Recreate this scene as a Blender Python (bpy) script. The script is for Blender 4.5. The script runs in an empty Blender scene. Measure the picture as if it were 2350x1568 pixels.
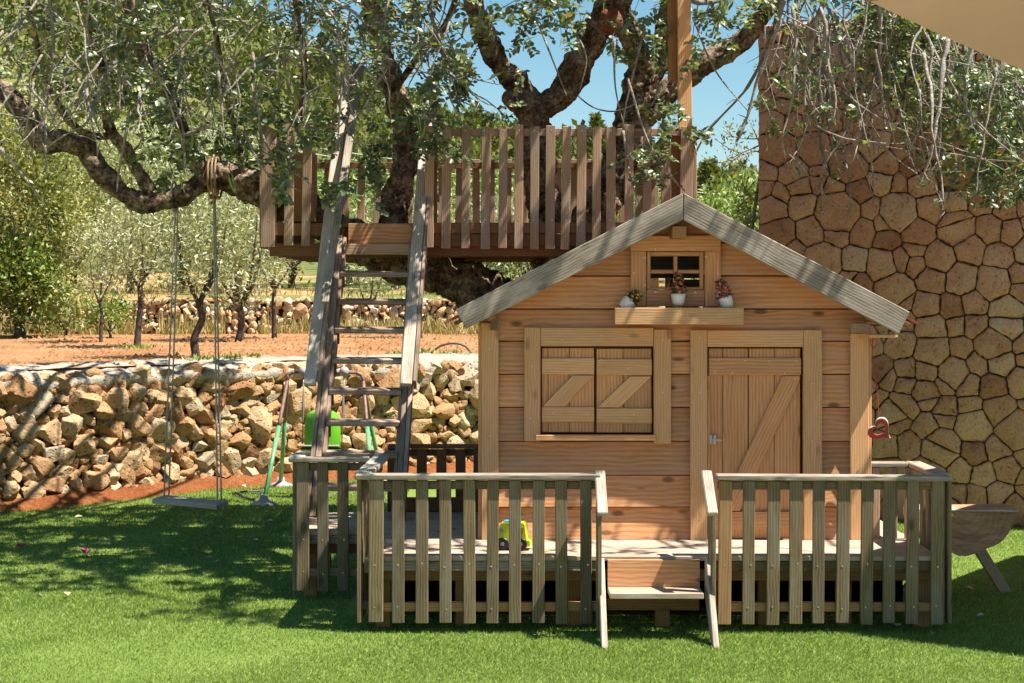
import bpy, bmesh, math, random
import numpy as np
from mathutils import Vector, Matrix, noise

random.seed(7)
RNG = np.random.default_rng(11)
scn = bpy.context.scene
COL = scn.collection
R = math.radians

# ------------------------------------------------------------------ camera
F = 3842.0                       # focal length in units of a 2350-wide picture
EYE = 1.7
cam_d = bpy.data.cameras.new('camera')
cam = bpy.data.objects.new('camera', cam_d)
COL.objects.link(cam)
cam.location = (0, 0, EYE)
cam.rotation_euler = (R(90), 0, 0)
cam_d.sensor_width = 36.0
cam_d.lens = 36.0 * F / 2350.0
cam_d.shift_y = -(784 - 680) / 2350.0
cam_d.clip_start = 0.05
cam_d.clip_end = 3000
scn.camera = cam

# ------------------------------------------------------------------ sky, sun, exposure
SUN_DIR = Vector((0.52, -0.17, 1.0)).normalized()       # towards the sun
w = bpy.data.worlds.new('World')
scn.world = w
w.use_nodes = True
wn = w.node_tree.nodes
wl = w.node_tree.links
bg = wn['Background']
sky = wn.new('ShaderNodeTexSky')
sky.sky_type = 'NISHITA'
sky.sun_disc = False
sky.sun_elevation = math.asin(SUN_DIR.z)
sky.sun_rotation = math.atan2(SUN_DIR.x, SUN_DIR.y)
sky.altitude = 0
sky.air_density = 1.0
sky.dust_density = 0.0
sky.ozone_density = 2.0
hs = wn.new('ShaderNodeHueSaturation')
hs.inputs['Saturation'].default_value = 1.2
hs.inputs['Hue'].default_value = 0.48
wl.new(sky.outputs[0], hs.inputs['Color'])
wl.new(hs.outputs[0], bg.inputs[0])
bg.inputs[1].default_value = 0.056
sun_d = bpy.data.lights.new('sun', 'SUN')
sun_d.energy = 5.0
sun_d.angle = R(0.53)
sun_d.color = (1.0, 0.925, 0.81)
sun = bpy.data.objects.new('sun', sun_d)
COL.objects.link(sun)
sun.location = SUN_DIR * 30
sun.rotation_euler = SUN_DIR.to_track_quat('Z', 'Y').to_euler()
scn.view_settings.view_transform = 'Standard'
scn.view_settings.look = 'None'
scn.view_settings.exposure = 1.22
scn.view_settings.gamma = 1.0
scn.view_settings.use_curve_mapping = False
scn.cycles.max_bounces = 6
scn.cycles.diffuse_bounces = 3
scn.cycles.transparent_max_bounces = 6
scn.cycles.use_denoising = True

# ------------------------------------------------------------------ helpers
def W(x, y, Y):
    """picture coordinates (2350 wide) at distance Y -> metres"""
    return Vector(((x - 1175) / F * Y, Y, EYE - (y - 680) / F * Y))

def ground_at(x, y, z=0.0):
    Y = (EYE - z) * F / (y - 680)
    return Vector(((x - 1175) / F * Y, Y, z))

WM = {}

def put(o, parent=None, M=None):
    M = M or Matrix.Identity(4)
    COL.objects.link(o)
    if parent is not None:
        o.parent = parent
        o.matrix_basis = WM[parent.name].inverted() @ M
    else:
        o.matrix_basis = M
    WM[o.name] = M.copy()
    return o

def tag(o, label, cat, group=None, kind=None):
    if label: o['label'] = label
    if cat: o['category'] = cat
    if group: o['group'] = group
    if kind: o['kind'] = kind
    return o

def thing(name, label, cat, loc=(0, 0, 0), group=None):
    o = bpy.data.objects.new(name, None)
    o.empty_display_size = 0.1
    put(o, None, Matrix.Translation(Vector(loc)))
    return tag(o, label, cat, group)

def obj(name, me, parent=None, M=None, kind=None):
    o = bpy.data.objects.new(name, me)
    put(o, parent, M)
    if kind: o['kind'] = kind
    return o

def mesh_py(name, v, f, mat=None, smooth=False):
    me = bpy.data.meshes.new(name)
    me.from_pydata([tuple(p) for p in v], [], f)
    if mat:
        for m in (mat if isinstance(mat, (list, tuple)) else [mat]):
            me.materials.append(m)
    if smooth:
        me.polygons.foreach_set('use_smooth', np.ones(len(me.polygons), dtype=bool))
    me.update()
    return me

def mesh_np(name, v, f, mat=None, smooth=False):
    """v (n,3) float, f (m,k) int, all faces k-gons"""
    v = np.asarray(v, dtype=np.float32); f = np.asarray(f, dtype=np.int32)
    me = bpy.data.meshes.new(name)
    me.vertices.add(len(v)); me.vertices.foreach_set('co', v.ravel())
    k = f.shape[1]
    me.loops.add(f.size); me.loops.foreach_set('vertex_index', f.ravel())
    me.polygons.add(len(f))
    me.polygons.foreach_set('loop_start', np.arange(0, f.size, k, dtype=np.int32))
    me.polygons.foreach_set('loop_total', np.full(len(f), k, dtype=np.int32))
    if smooth:
        me.polygons.foreach_set('use_smooth', np.ones(len(f), dtype=bool))
    if mat: me.materials.append(mat)
    me.update(calc_edges=True)
    return me

_box = {}
def box_mesh(l, w_, t, mat, bev=0.003):
    key = (round(l, 3), round(w_, 3), round(t, 3), mat.name, bev)
    if key in _box: return _box[key]
    bm = bmesh.new()
    bmesh.ops.create_cube(bm, size=1)
    bmesh.ops.scale(bm, vec=(l, w_, t), verts=bm.verts)
    b = min(bev, 0.3 * min(l, w_, t))
    if b > 0:
        bmesh.ops.bevel(bm, geom=bm.edges[:], offset=b, segments=1, affect='EDGES')
    me = bpy.data.meshes.new('board'); bm.to_mesh(me); bm.free()
    me.materials.append(mat)
    _box[key] = me
    return me

def frame(p0, p1, face):
    x = (p1 - p0).normalized()
    z = Vector(face); z = (z - x * z.dot(x)).normalized()
    y = z.cross(x)
    M = Matrix((x, y, z)).transposed().to_4x4()
    return M

def board(name, p0, p1, w_, t, mat, parent, face=(0, -1, 0), bev=0.003):
    """board whose centre line runs p0-p1, width w_ across, thickness t along face"""
    p0 = Vector(p0); p1 = Vector(p1)
    M = frame(p0, p1, face)
    M.translation = (p0 + p1) / 2
    return obj(name, box_mesh((p1 - p0).length, w_, t, mat, bev), parent, M)

def slab(name, pts, thick, normal, xdir, mat, parent, bev=0.0):
    """flat polygon pts (front face) extruded backwards by thick; grain along xdir"""
    pts = [Vector(p) for p in pts]
    c = sum(pts, Vector()) / len(pts)
    n = Vector(normal).normalized(); x = Vector(xdir).normalized()
    y = n.cross(x)
    M = Matrix((x, y, n)).transposed().to_4x4(); M.translation = c
    Mi = M.inverted()
    lp = [Mi @ p for p in pts]
    area = sum(lp[i].x * lp[(i + 1) % len(lp)].y - lp[(i + 1) % len(lp)].x * lp[i].y for i in range(len(lp)))
    if area < 0: lp.reverse()
    k = len(lp)
    v = [(p.x, p.y, 0) for p in lp] + [(p.x, p.y, -thick) for p in lp]
    f = [tuple(range(k)), tuple(range(2 * k - 1, k - 1, -1))]
    f += [(i, i + k, (i + 1) % k + k, (i + 1) % k) for i in range(k)]
    f = [f[0], f[1]] + [tuple(q) for q in f[2:]]
    me = mesh_py(name, v, f, mat)
    if bev:
        bm = bmesh.new(); bm.from_mesh(me)
        bmesh.ops.bevel(bm, geom=bm.edges[:], offset=bev, segments=1, affect='EDGES')
        bm.to_mesh(me); bm.free()
    return obj(name, me, parent, M)

def catmull(pts, n):
    P = [Vector(p) for p in pts]
    P = [P[0] * 2 - P[1]] + P + [P[-1] * 2 - P[-2]]
    out = []
    for i in range(1, len(P) - 2):
        for j in range(n):
            t = j / n
            a, b, c, d = P[i - 1], P[i], P[i + 1], P[i + 2]
            out.append(0.5 * ((2 * b) + (c - a) * t + (2 * a - 5 * b + 4 * c - d) * t * t + (3 * b - a - 3 * c + d) * t ** 3))
    out.append(P[-2])
    return out

def lerp_list(vals, n):
    out = []
    for i in range(len(vals) - 1):
        for j in range(n):
            out.append(vals[i] + (vals[i + 1] - vals[i]) * j / n)
    out.append(vals[-1])
    return out

def tube_data(pts, radii, sides=8, wob=0.0, seed=0.0, wscale=5.0):
    v = []; f = []
    up = Vector((0.31, 0.2, 0.93))
    prev = None
    n = len(pts)
    for i, p in enumerate(pts):
        d = (pts[min(i + 1, n - 1)] - pts[max(i - 1, 0)])
        if d.length < 1e-9: d = Vector((0, 0, 1))
        d.normalize()
        if prev is None:
            a = d.cross(up)
            if a.length < 1e-3: a = d.cross(Vector((1, 0, 0)))
            a.normalize()
        else:
            a = (prev - d * prev.dot(d)).normalized()
        prev = a
        b = d.cross(a)
        for k in range(sides):
            t = 2 * math.pi * k / sides
            q = a * math.cos(t) + b * math.sin(t)
            r = radii[i]
            if wob:
                s = p + q * r
                nn = noise.noise(s * wscale + Vector((seed, 0, 0))) + 0.55 * noise.noise(s * wscale * 2.7 + Vector((0, seed, 0))) - 0.75 * abs(noise.noise(s * wscale * 4.6)) + 0.2
                r *= 1 + wob * nn
            v.append(p + q * r)
    for i in range(n - 1):
        for k in range(sides):
            k2 = (k + 1) % sides
            f.append((i * sides + k, i * sides + k2, (i + 1) * sides + k2, (i + 1) * sides + k))
    f.append(tuple(range(sides - 1, -1, -1)))
    f.append(tuple((n - 1) * sides + k for k in range(sides)))
    return v, f

def tube(name, pts, radii, mat, parent, sides=8, sub=1, wob=0.0, smooth=True, seed=0.0, wscale=5.0, kind=None):
    if sub > 1:
        rr = lerp_list(radii, sub); pp = catmull(pts, sub)
    else:
        rr = radii; pp = [Vector(p) for p in pts]
    v, f = tube_data(pp, rr, sides, wob, seed, wscale)
    return obj(name, mesh_py(name, v, f, mat, smooth), parent, None, kind)

class Multi:
    """collects many pieces into one mesh of quads/tris (quads only via padding)"""
    def __init__(s): s.v = []; s.f = []
    def add(s, v, f):
        o = len(s.v); s.v += [tuple(p) for p in v]; s.f += [tuple(i + o for i in q) for q in f]
    def tube(s, pts, radii, sides=4):
        v, f = tube_data(pts, radii, sides); s.add(v, f)
    def build(s, name, mat, parent=None, smooth=True, kind=None):
        return obj(name, mesh_py(name, s.v, s.f, mat, smooth), parent, None, kind)

# ------------------------------------------------------------------ materials
def new_mat(name):
    m = bpy.data.materials.new(name); m.use_nodes = True
    nt = m.node_tree
    return m, nt, nt.nodes['Principled BSDF']

def N(nt, t, **k):
    n = nt.nodes.new(t)
    for a, b in k.items():
        if a in n.inputs.keys(): n.inputs[a].default_value = b
        else: setattr(n, a, b)
    return n

def ramp(nt, stops):
    r = nt.nodes.new('ShaderNodeValToRGB')
    e = r.color_ramp.elements
    e[0].position, e[0].color = stops[0][0], (*stops[0][1], 1)
    e[1].position, e[1].color = stops[-1][0], (*stops[-1][1], 1)
    for p, c in stops[1:-1]:
        q = e.new(p); q.color = (*c, 1)
    return r

def mixc(nt, fac, a, b, mode='MIX'):
    m = nt.nodes.new('ShaderNodeMix'); m.data_type = 'RGBA'; m.blend_type = mode
    L = nt.links
    if isinstance(fac, (int, float)): m.inputs[0].default_value = fac
    else: L.new(fac, m.inputs[0])
    for i, s in ((6, a), (7, b)):
        if isinstance(s, tuple): m.inputs[i].default_value = (*s, 1)
        else: L.new(s, m.inputs[i])
    return m.outputs[2]

def math_n(nt, op, a, b=None):
    m = nt.nodes.new('ShaderNodeMath'); m.operation = op
    for i, s in ((0, a), (1, b)):
        if s is None: continue
        if isinstance(s, (int, float)): m.inputs[i].default_value = s
        else: nt.links.new(s, m.inputs[i])
    return m.outputs[0]

def wood(name, light, dark, grey=None, greyamt=0.0, rough=0.75, knots=0.5, ring=34.0, var=0.22, bump=0.35, dirt=0.0):
    m, nt, bs = new_mat(name)
    L = nt.links
    tc = N(nt, 'ShaderNodeTexCoord')
    oi = N(nt, 'ShaderNodeObjectInfo')
    off = N(nt, 'ShaderNodeVectorMath', operation='SCALE'); off.inputs[3].default_value = 37.0
    comb = N(nt, 'ShaderNodeCombineXYZ')
    L.new(oi.outputs['Random'], comb.inputs[0])
    L.new(math_n(nt, 'MULTIPLY', oi.outputs['Random'], 7.3), comb.inputs[1])
    L.new(math_n(nt, 'MULTIPLY', oi.outputs['Random'], 3.1), comb.inputs[2])
    L.new(comb.outputs[0], off.inputs[0])
    add = N(nt, 'ShaderNodeVectorMath', operation='ADD')
    L.new(tc.outputs['Object'], add.inputs[0]); L.new(off.outputs[0], add.inputs[1])
    def mp(s):
        q = N(nt, 'ShaderNodeMapping'); q.inputs['Scale'].default_value = s
        L.new(add.outputs[0], q.inputs[0]); return q.outputs[0]
    # growth rings: distance across the board bent by slow noise along it
    n1 = N(nt, 'ShaderNodeTexNoise', Scale=1.0, Detail=2.0, Roughness=0.5)
    L.new(mp((0.9, 5.0, 5.0)), n1.inputs['Vector'])
    sep = N(nt, 'ShaderNodeSeparateXYZ'); L.new(mp((1, 1, 1)), sep.inputs[0])
    # knots
    vo = N(nt, 'ShaderNodeTexVoronoi', Scale=1.0); L.new(mp((4.2, 10.0, 10.0)), vo.inputs['Vector'])
    kn = N(nt, 'ShaderNodeMapRange'); L.new(vo.outputs['Distance'], kn.inputs[0])
    kn.inputs[1].default_value = 0.10; kn.inputs[2].default_value = 0.19
    kn.inputs[3].default_value = 1.0; kn.inputs[4].default_value = 0.0
    kb = N(nt, 'ShaderNodeMapRange'); L.new(vo.outputs['Distance'], kb.inputs[0])
    kb.inputs[1].default_value = 0.0; kb.inputs[2].default_value = 0.5
    kb.inputs[3].default_value = 1.0; kb.inputs[4].default_value = 0.0
    pos = math_n(nt, 'ADD', math_n(nt, 'MULTIPLY', math_n(nt, 'ADD', sep.outputs[1], math_n(nt, 'MULTIPLY', sep.outputs[2], 0.4)), ring * 13.0),
                 math_n(nt, 'MULTIPLY', n1.outputs[0], ring * 0.42))
    pos = math_n(nt, 'ADD', pos, math_n(nt, 'MULTIPLY', kb.outputs[0], 5.0))
    rg = math_n(nt, 'ADD', math_n(nt, 'MULTIPLY', math_n(nt, 'SINE', pos), 0.5), 0.5)
    n2 = N(nt, 'ShaderNodeTexNoise', Scale=1.0, Detail=3.0, Roughness=0.65)
    L.new(mp((9.0, 190.0, 190.0)), n2.inputs['Vector'])
    n3 = N(nt, 'ShaderNodeTexNoise', Scale=1.0, Detail=3.0, Roughness=0.6)
    L.new(mp((2.2, 12.0, 12.0)), n3.inputs['Vector'])
    g = math_n(nt, 'ADD', math_n(nt, 'MULTIPLY', rg, 0.20), math_n(nt, 'MULTIPLY', n2.outputs[0], 0.62))
    g = math_n(nt, 'ADD', g, math_n(nt, 'MULTIPLY', n3.outputs[0], 0.32))
    rp = ramp(nt, [(0.36, dark), (0.76, light)])
    L.new(g, rp.inputs[0])
    col = rp.outputs[0]
    if grey:
        n4 = N(nt, 'ShaderNodeTexNoise', Scale=1.0, Detail=4.0, Roughness=0.6)
        L.new(mp((3.0, 14.0, 14.0)), n4.inputs['Vector'])
        gm = N(nt, 'ShaderNodeMapRange'); L.new(n4.outputs[0], gm.inputs[0])
        gm.inputs[1].default_value = 0.62 - 0.5 * greyamt; gm.inputs[2].default_value = 0.85 - 0.4 * greyamt
        col = mixc(nt, gm.outputs[0], col, grey)
    if dirt:
        n5 = N(nt, 'ShaderNodeTexNoise', Scale=5.0, Detail=5.0, Roughness=0.7)
        L.new(add.outputs[0], n5.inputs['Vector'])
        dm = N(nt, 'ShaderNodeMapRange'); L.new(n5.outputs[0], dm.inputs[0])
        dm.inputs[1].default_value = 0.52; dm.inputs[2].default_value = 0.75; dm.inputs[4].default_value = dirt
        col = mixc(nt, dm.outputs[0], col, tuple(c * 0.35 for c in dark))
    if knots:
        col = mixc(nt, math_n(nt, 'MULTIPLY', kn.outputs[0], knots), col, tuple(c * 0.3 for c in dark))
    # each board its own tone
    vr = N(nt, 'ShaderNodeMapRange'); L.new(oi.outputs['Random'], vr.inputs[0])
    vr.inputs[3].default_value = 1 - var; vr.inputs[4].default_value = 1 + var
    vv = N(nt, 'ShaderNodeCombineColor')
    L.new(vr.outputs[0], vv.inputs[0])
    L.new(math_n(nt, 'ADD', math_n(nt, 'MULTIPLY', vr.outputs[0], 0.9), 0.1), vv.inputs[1])
    L.new(math_n(nt, 'ADD', math_n(nt, 'MULTIPLY', vr.outputs[0], 0.75), 0.25), vv.inputs[2])
    col = mixc(nt, 1.0, col, vv.outputs[0], 'MULTIPLY')
    L.new(col, bs.inputs['Base Color'])
    bs.inputs['Roughness'].default_value = rough
    bs.inputs['Specular IOR Level'].default_value = 0.3
    bp = N(nt, 'ShaderNodeBump', Strength=bump, Distance=0.004)
    L.new(g, bp.inputs['Height']); L.new(bp.outputs[0], bs.inputs['Normal'])
    return m

M_cedar = wood('cedar_trim', (0.72, 0.43, 0.215), (0.52, 0.275, 0.12), var=0.12)
M_door = wood('cedar_door', (0.67, 0.36, 0.17), (0.44, 0.205, 0.085), var=0.14, ring=26)
M_siding = wood('cedar_siding', (0.66, 0.342, 0.160), (0.41, 0.187, 0.08), grey=(0.54, 0.32, 0.20), greyamt=0.25, var=0.2, ring=20, knots=0.8)
M_grey = wood('weathered_grey_wood', (0.37, 0.32, 0.25), (0.14, 0.115, 0.088), grey=(0.43, 0.38, 0.32), greyamt=0.35, rough=0.85, knots=0.6, dirt=0.45, bump=0.5, var=0.1)
M_white = wood('sun_bleached_wood', (0.48, 0.42, 0.345), (0.24, 0.195, 0.145), grey=(0.53, 0.48, 0.42), greyamt=0.4, rough=0.85, knots=0.5, dirt=0.4, bump=0.5, var=0.06)
M_picket = wood('treated_picket_wood', (0.24, 0.178, 0.098), (0.10, 0.072, 0.038), grey=(0.22, 0.185, 0.135), greyamt=0.3, knots=0.6, var=0.2, bump=0.5, dirt=0.2)
M_picket2 = wood('brown_picket_wood', (0.40, 0.25, 0.12), (0.23, 0.13, 0.06), knots=0.5, var=0.1)
M_slat = wood('platform_slat_wood', (0.44, 0.30, 0.195), (0.25, 0.155, 0.095), grey=(0.36, 0.30, 0.25), greyamt=0.3, var=0.22, bump=0.4)
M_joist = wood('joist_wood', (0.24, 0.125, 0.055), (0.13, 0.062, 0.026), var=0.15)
M_beam = wood('beam_wood', (0.40, 0.22, 0.09), (0.25, 0.125, 0.05), var=0.12)
M_deck = wood('deck_wood', (0.52, 0.40, 0.30), (0.33, 0.23, 0.16), grey=(0.50, 0.43, 0.37), greyamt=0.4, var=0.12, bump=0.3, dirt=0.2)
M_ladder = wood('ladder_wood', (0.36, 0.26, 0.19), (0.16, 0.11, 0.08), grey=(0.40, 0.35, 0.30), greyamt=0.3, var=0.15, ring=60, bump=0.6)

def flat(name, c, rough=0.6, metal=0.0, spec=0.5, nscale=0, namt=0.25):
    m, nt, bs = new_mat(name)
    bs.inputs['Roughness'].default_value = rough
    bs.inputs['Metallic'].default_value = metal
    bs.inputs['Specular IOR Level'].default_value = spec
    if nscale:
        n = N(nt, 'ShaderNodeTexNoise', Scale=nscale, Detail=4.0)
        tc = N(nt, 'ShaderNodeTexCoord'); nt.links.new(tc.outputs['Object'], n.inputs['Vector'])
        r = ramp(nt, [(0.3, tuple(x * (1 - namt) for x in c)), (0.7, tuple(min(1, x * (1 + namt)) for x in c))])
        nt.links.new(n.outputs[0], r.inputs[0]); nt.links.new(r.outputs[0], bs.inputs['Base Color'])
    else:
        bs.inputs['Base Color'].default_value = (*c, 1)
    return m

M_deck_shade = flat('under_deck_shade_black', (0.006, 0.006, 0.006), 1.0, spec=0.1)  # near-black colour standing in for the shade below the deck
M_screw = flat('screw_steel', (0.55, 0.52, 0.46), 0.35, 0.8)
M_hinge = flat('hinge_steel', (0.42, 0.42, 0.40), 0.4, 0.9, nscale=60)
M_black = flat('black_plastic', (0.012, 0.012, 0.013), 0.45)
M_shingle = flat('red_shingle', (0.26, 0.06, 0.045), 0.9, nscale=90, namt=0.4)
M_pot = flat('white_ceramic', (0.80, 0.79, 0.74), 0.35, nscale=25, namt=0.05)
M_rope = flat('pale_rope', (0.42, 0.39, 0.33), 0.9, nscale=120, namt=0.3)
M_rope2 = flat('brown_rope', (0.30, 0.20, 0.12), 0.9, nscale=120, namt=0.4)
M_redstring = flat('red_string', (0.45, 0.03, 0.03), 0.8)
M_heart = flat('red_heart_paint', (0.36, 0.05, 0.035), 0.5, nscale=40, namt=0.35)
M_white_paint = flat('white_paint', (0.8, 0.79, 0.76), 0.5)
M_greenmetal = flat('green_metal', (0.13, 0.36, 0.16), 0.4, nscale=14, namt=0.3)
M_brownmetal = flat('brown_metal', (0.22, 0.12, 0.10), 0.5, nscale=25, namt=0.3)
M_pinkplastic = flat('faded_pink_plastic', (0.42, 0.33, 0.34), 0.6)
M_greenplastic = flat('lime_seat_plastic', (0.13, 0.42, 0.02), 0.35)
M_lime = flat('lime_toy_plastic', (0.50, 0.60, 0.03), 0.35)
M_blueplastic = flat('blue_toy_plastic', (0.02, 0.35, 0.55), 0.3)
M_chain = flat('chain_metal', (0.3, 0.28, 0.28), 0.5, 0.6)
M_pod = flat('carob_pod', (0.20, 0.26, 0.05), 0.5, nscale=30, namt=0.3)
M_cable = flat('cable', (0.06, 0.06, 0.06), 0.6)
M_cable2 = flat('pale_cable', (0.4, 0.42, 0.34), 0.6)
M_petal = flat('magenta_petal', (0.62, 0.04, 0.22), 0.7)
M_dryleaf = flat('dry_leaf', (0.50, 0.40, 0.22), 0.8, nscale=50, namt=0.4)
M_paleleaf = flat('pale_dry_leaf', (0.62, 0.58, 0.48), 0.8, nscale=50, namt=0.3)

def canvas_mat():
    m, nt, bs = new_mat('beige_canvas'); L = nt.links
    tc = N(nt, 'ShaderNodeTexCoord')
    n = N(nt, 'ShaderNodeTexNoise', Scale=2.0, Detail=5.0); L.new(tc.outputs['Object'], n.inputs['Vector'])
    r = ramp(nt, [(0.3, (0.42, 0.33, 0.22)), (0.7, (0.52, 0.42, 0.29))])
    L.new(n.outputs[0], r.inputs[0]); L.new(r.outputs[0], bs.inputs['Base Color'])
    bs.inputs['Roughness'].default_value = 0.9
    n2 = N(nt, 'ShaderNodeTexNoise', Scale=600.0); L.new(tc.outputs['Object'], n2.inputs['Vector'])
    b = N(nt, 'ShaderNodeBump', Strength=0.2, Distance=0.001); L.new(n2.outputs[0], b.inputs['Height'])
    L.new(b.outputs[0], bs.inputs['Normal'])
    return m
M_canvas = canvas_mat()

def glass_mat():
    m, nt, bs = new_mat('window_glass')
    bs.inputs['Base Color'].default_value = (0.9, 0.92, 0.92, 1)
    bs.inputs['Roughness'].default_value = 0.02
    bs.inputs['Transmission Weight'].default_value = 1.0
    bs.inputs['IOR'].default_value = 1.1
    return m
M_glass = glass_mat()

def rock_mat(name, stops, pit=0.6, tint=0.25, scale=1.0, bump=0.9, per_island=False):
    m, nt, bs = new_mat(name); L = nt.links
    tc = N(nt, 'ShaderNodeTexCoord'); oi = N(nt, 'ShaderNodeObjectInfo')
    rnd = oi.outputs['Random']
    if per_island:
        rnd = N(nt, 'ShaderNodeNewGeometry').outputs['Random Per Island']
    geo = N(nt, 'ShaderNodeNewGeometry')
    n1 = N(nt, 'ShaderNodeTexNoise', Scale=7.0 * scale, Detail=5.0, Roughness=0.62)
    L.new(geo.outputs['Position'], n1.inputs['Vector'])
    n2 = N(nt, 'ShaderNodeTexNoise', Scale=60.0 * scale, Detail=4.0, Roughness=0.7)
    L.new(geo.outputs['Position'], n2.inputs['Vector'])
    f = math_n(nt, 'ADD', math_n(nt, 'MULTIPLY', n1.outputs[0], 0.75), math_n(nt, 'MULTIPLY', rnd, 0.62))
    f = math_n(nt, 'SUBTRACT', f, 0.18)
    r = ramp(nt, stops); L.new(f, r.inputs[0])
    vo = N(nt, 'ShaderNodeTexVoronoi', Scale=26.0 * scale); L.new(geo.outputs['Position'], vo.inputs['Vector'])
    pm = N(nt, 'ShaderNodeMapRange'); L.new(math_n(nt, 'ADD', vo.outputs['Distance'], math_n(nt, 'MULTIPLY', n1.outputs[0], 0.7)), pm.inputs[0])
    pm.inputs[1].default_value = 0.40; pm.inputs[2].default_value = 0.62
    pm.inputs[3].default_value = 1.0; pm.inputs[4].default_value = 0.0
    dark = tuple(c * 0.35 for c in stops[0][1])
    c = mixc(nt, math_n(nt, 'MULTIPLY', pm.outputs[0], pit), r.outputs[0], dark)
    v = N(nt, 'ShaderNodeMapRange'); L.new(n2.outputs[0], v.inputs[0])
    v.inputs[1].default_value = 0.3; v.inputs[2].default_value = 0.7; v.inputs[3].default_value = 1 - tint; v.inputs[4].default_value = 1 + tint
    vc = N(nt, 'ShaderNodeCombineColor')
    for i in range(3): L.new(v.outputs[0], vc.inputs[i])
    c = mixc(nt, 1.0, c, vc.outputs[0], 'MULTIPLY')
    L.new(c, bs.inputs['Base Color'])
    bs.inputs['Roughness'].default_value = 0.9; bs.inputs['Specular IOR Level'].default_value = 0.25
    h = math_n(nt, 'SUBTRACT', math_n(nt, 'ADD', math_n(nt, 'MULTIPLY', n1.outputs[0], 1.6), math_n(nt, 'MULTIPLY', n2.outputs[0], 0.45)), math_n(nt, 'MULTIPLY', pm.outputs[0], 0.5))
    b = N(nt, 'ShaderNodeBump', Strength=bump, Distance=0.02)
    L.new(h, b.inputs['Height']); L.new(b.outputs[0], bs.inputs['Normal'])
    return m

M_rubble = rock_mat('rubble_limestone', [(0.12, (0.25, 0.12, 0.05)), (0.36, (0.41, 0.245, 0.12)), (0.62, (0.47, 0.325, 0.185)), (0.9, (0.44, 0.365, 0.27))], pit=0.8, tint=0.3, bump=1.0)
M_rubble_far = rock_mat('far_rubble_limestone', [(0.15, (0.40, 0.24, 0.12)), (0.5, (0.55, 0.40, 0.24)), (0.85, (0.58, 0.50, 0.40))], pit=0.4, scale=0.6)
M_wallstone = rock_mat('wall_sandstone', [(0.10, (0.33, 0.145, 0.09)), (0.35, (0.50, 0.255, 0.16)), (0.58, (0.62, 0.35, 0.225)), (0.78, (0.66, 0.42, 0.28)), (0.95, (0.56, 0.46, 0.34))], pit=0.3, tint=0.24, bump=0.9)
M_joint = flat('dark_joint', (0.07, 0.045, 0.028), 1.0, nscale=20)
M_mortar = flat('brown_mortar', (0.13, 0.075, 0.045), 1.0, nscale=25, namt=0.4)
M_coping = rock_mat('cement_coping', [(0.2, (0.26, 0.22, 0.17)), (0.5, (0.35, 0.30, 0.24)), (0.85, (0.42, 0.365, 0.295))], pit=0.45, tint=0.2, bump=0.9)

def soil_mat(name, a, b, c, grass=None, bump=1.0, scale=1.0):
    m, nt, bs = new_mat(name); L = nt.links
    geo = N(nt, 'ShaderNodeNewGeometry')
    n1 = N(nt, 'ShaderNodeTexNoise', Scale=0.9 * scale, Detail=5.0, Roughness=0.6); L.new(geo.outputs['Position'], n1.inputs['Vector'])
    n2 = N(nt, 'ShaderNodeTexNoise', Scale=14.0 * scale, Detail=5.0, Roughness=0.7); L.new(geo.outputs['Position'], n2.inputs['Vector'])
    f = math_n(nt, 'ADD', math_n(nt, 'MULTIPLY', n1.outputs[0], 0.5), math_n(nt, 'MULTIPLY', n2.outputs[0], 0.5))
    r = ramp(nt, [(0.33, a), (0.5, b), (0.66, c)]); L.new(f, r.inputs[0])
    col = r.outputs[0]
    if grass:
        n3 = N(nt, 'ShaderNodeTexNoise', Scale=0.35 * scale, Detail=6.0, Roughness=0.65); L.new(geo.outputs['Position'], n3.inputs['Vector'])
        q = N(nt, 'ShaderNodeMapRange'); L.new(n3.outputs[0], q.inputs[0]); q.inputs[1].default_value = grass[1]; q.inputs[2].default_value = grass[1] + 0.1
        col = mixc(nt, q.outputs[0], col, grass[0])
    L.new(col, bs.inputs['Base Color'])
    bs.inputs['Roughness'].default_value = 1.0; bs.inputs['Specular IOR Level'].default_value = 0.1
    bp = N(nt, 'ShaderNodeBump', Strength=bump, Distance=0.06); L.new(n2.outputs[0], bp.inputs['Height']); L.new(bp.outputs[0], bs.inputs['Normal'])
    return m
M_soil = soil_mat('orange_soil', (0.28, 0.13, 0.055), (0.40, 0.205, 0.095), (0.49, 0.30, 0.165))
M_bank = soil_mat('red_bank_soil', (0.18, 0.055, 0.02), (0.34, 0.12, 0.045), (0.46, 0.21, 0.09), scale=2.0)
M_slope = soil_mat('slope_soil', (0.42, 0.22, 0.09), (0.50, 0.31, 0.14), (0.50, 0.36, 0.18), grass=((0.19, 0.21, 0.07), 0.45))
M_hill = soil_mat('hill_ground', (0.10, 0.11, 0.035), (0.14, 0.15, 0.05), (0.22, 0.19, 0.09), scale=0.1)

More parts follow.
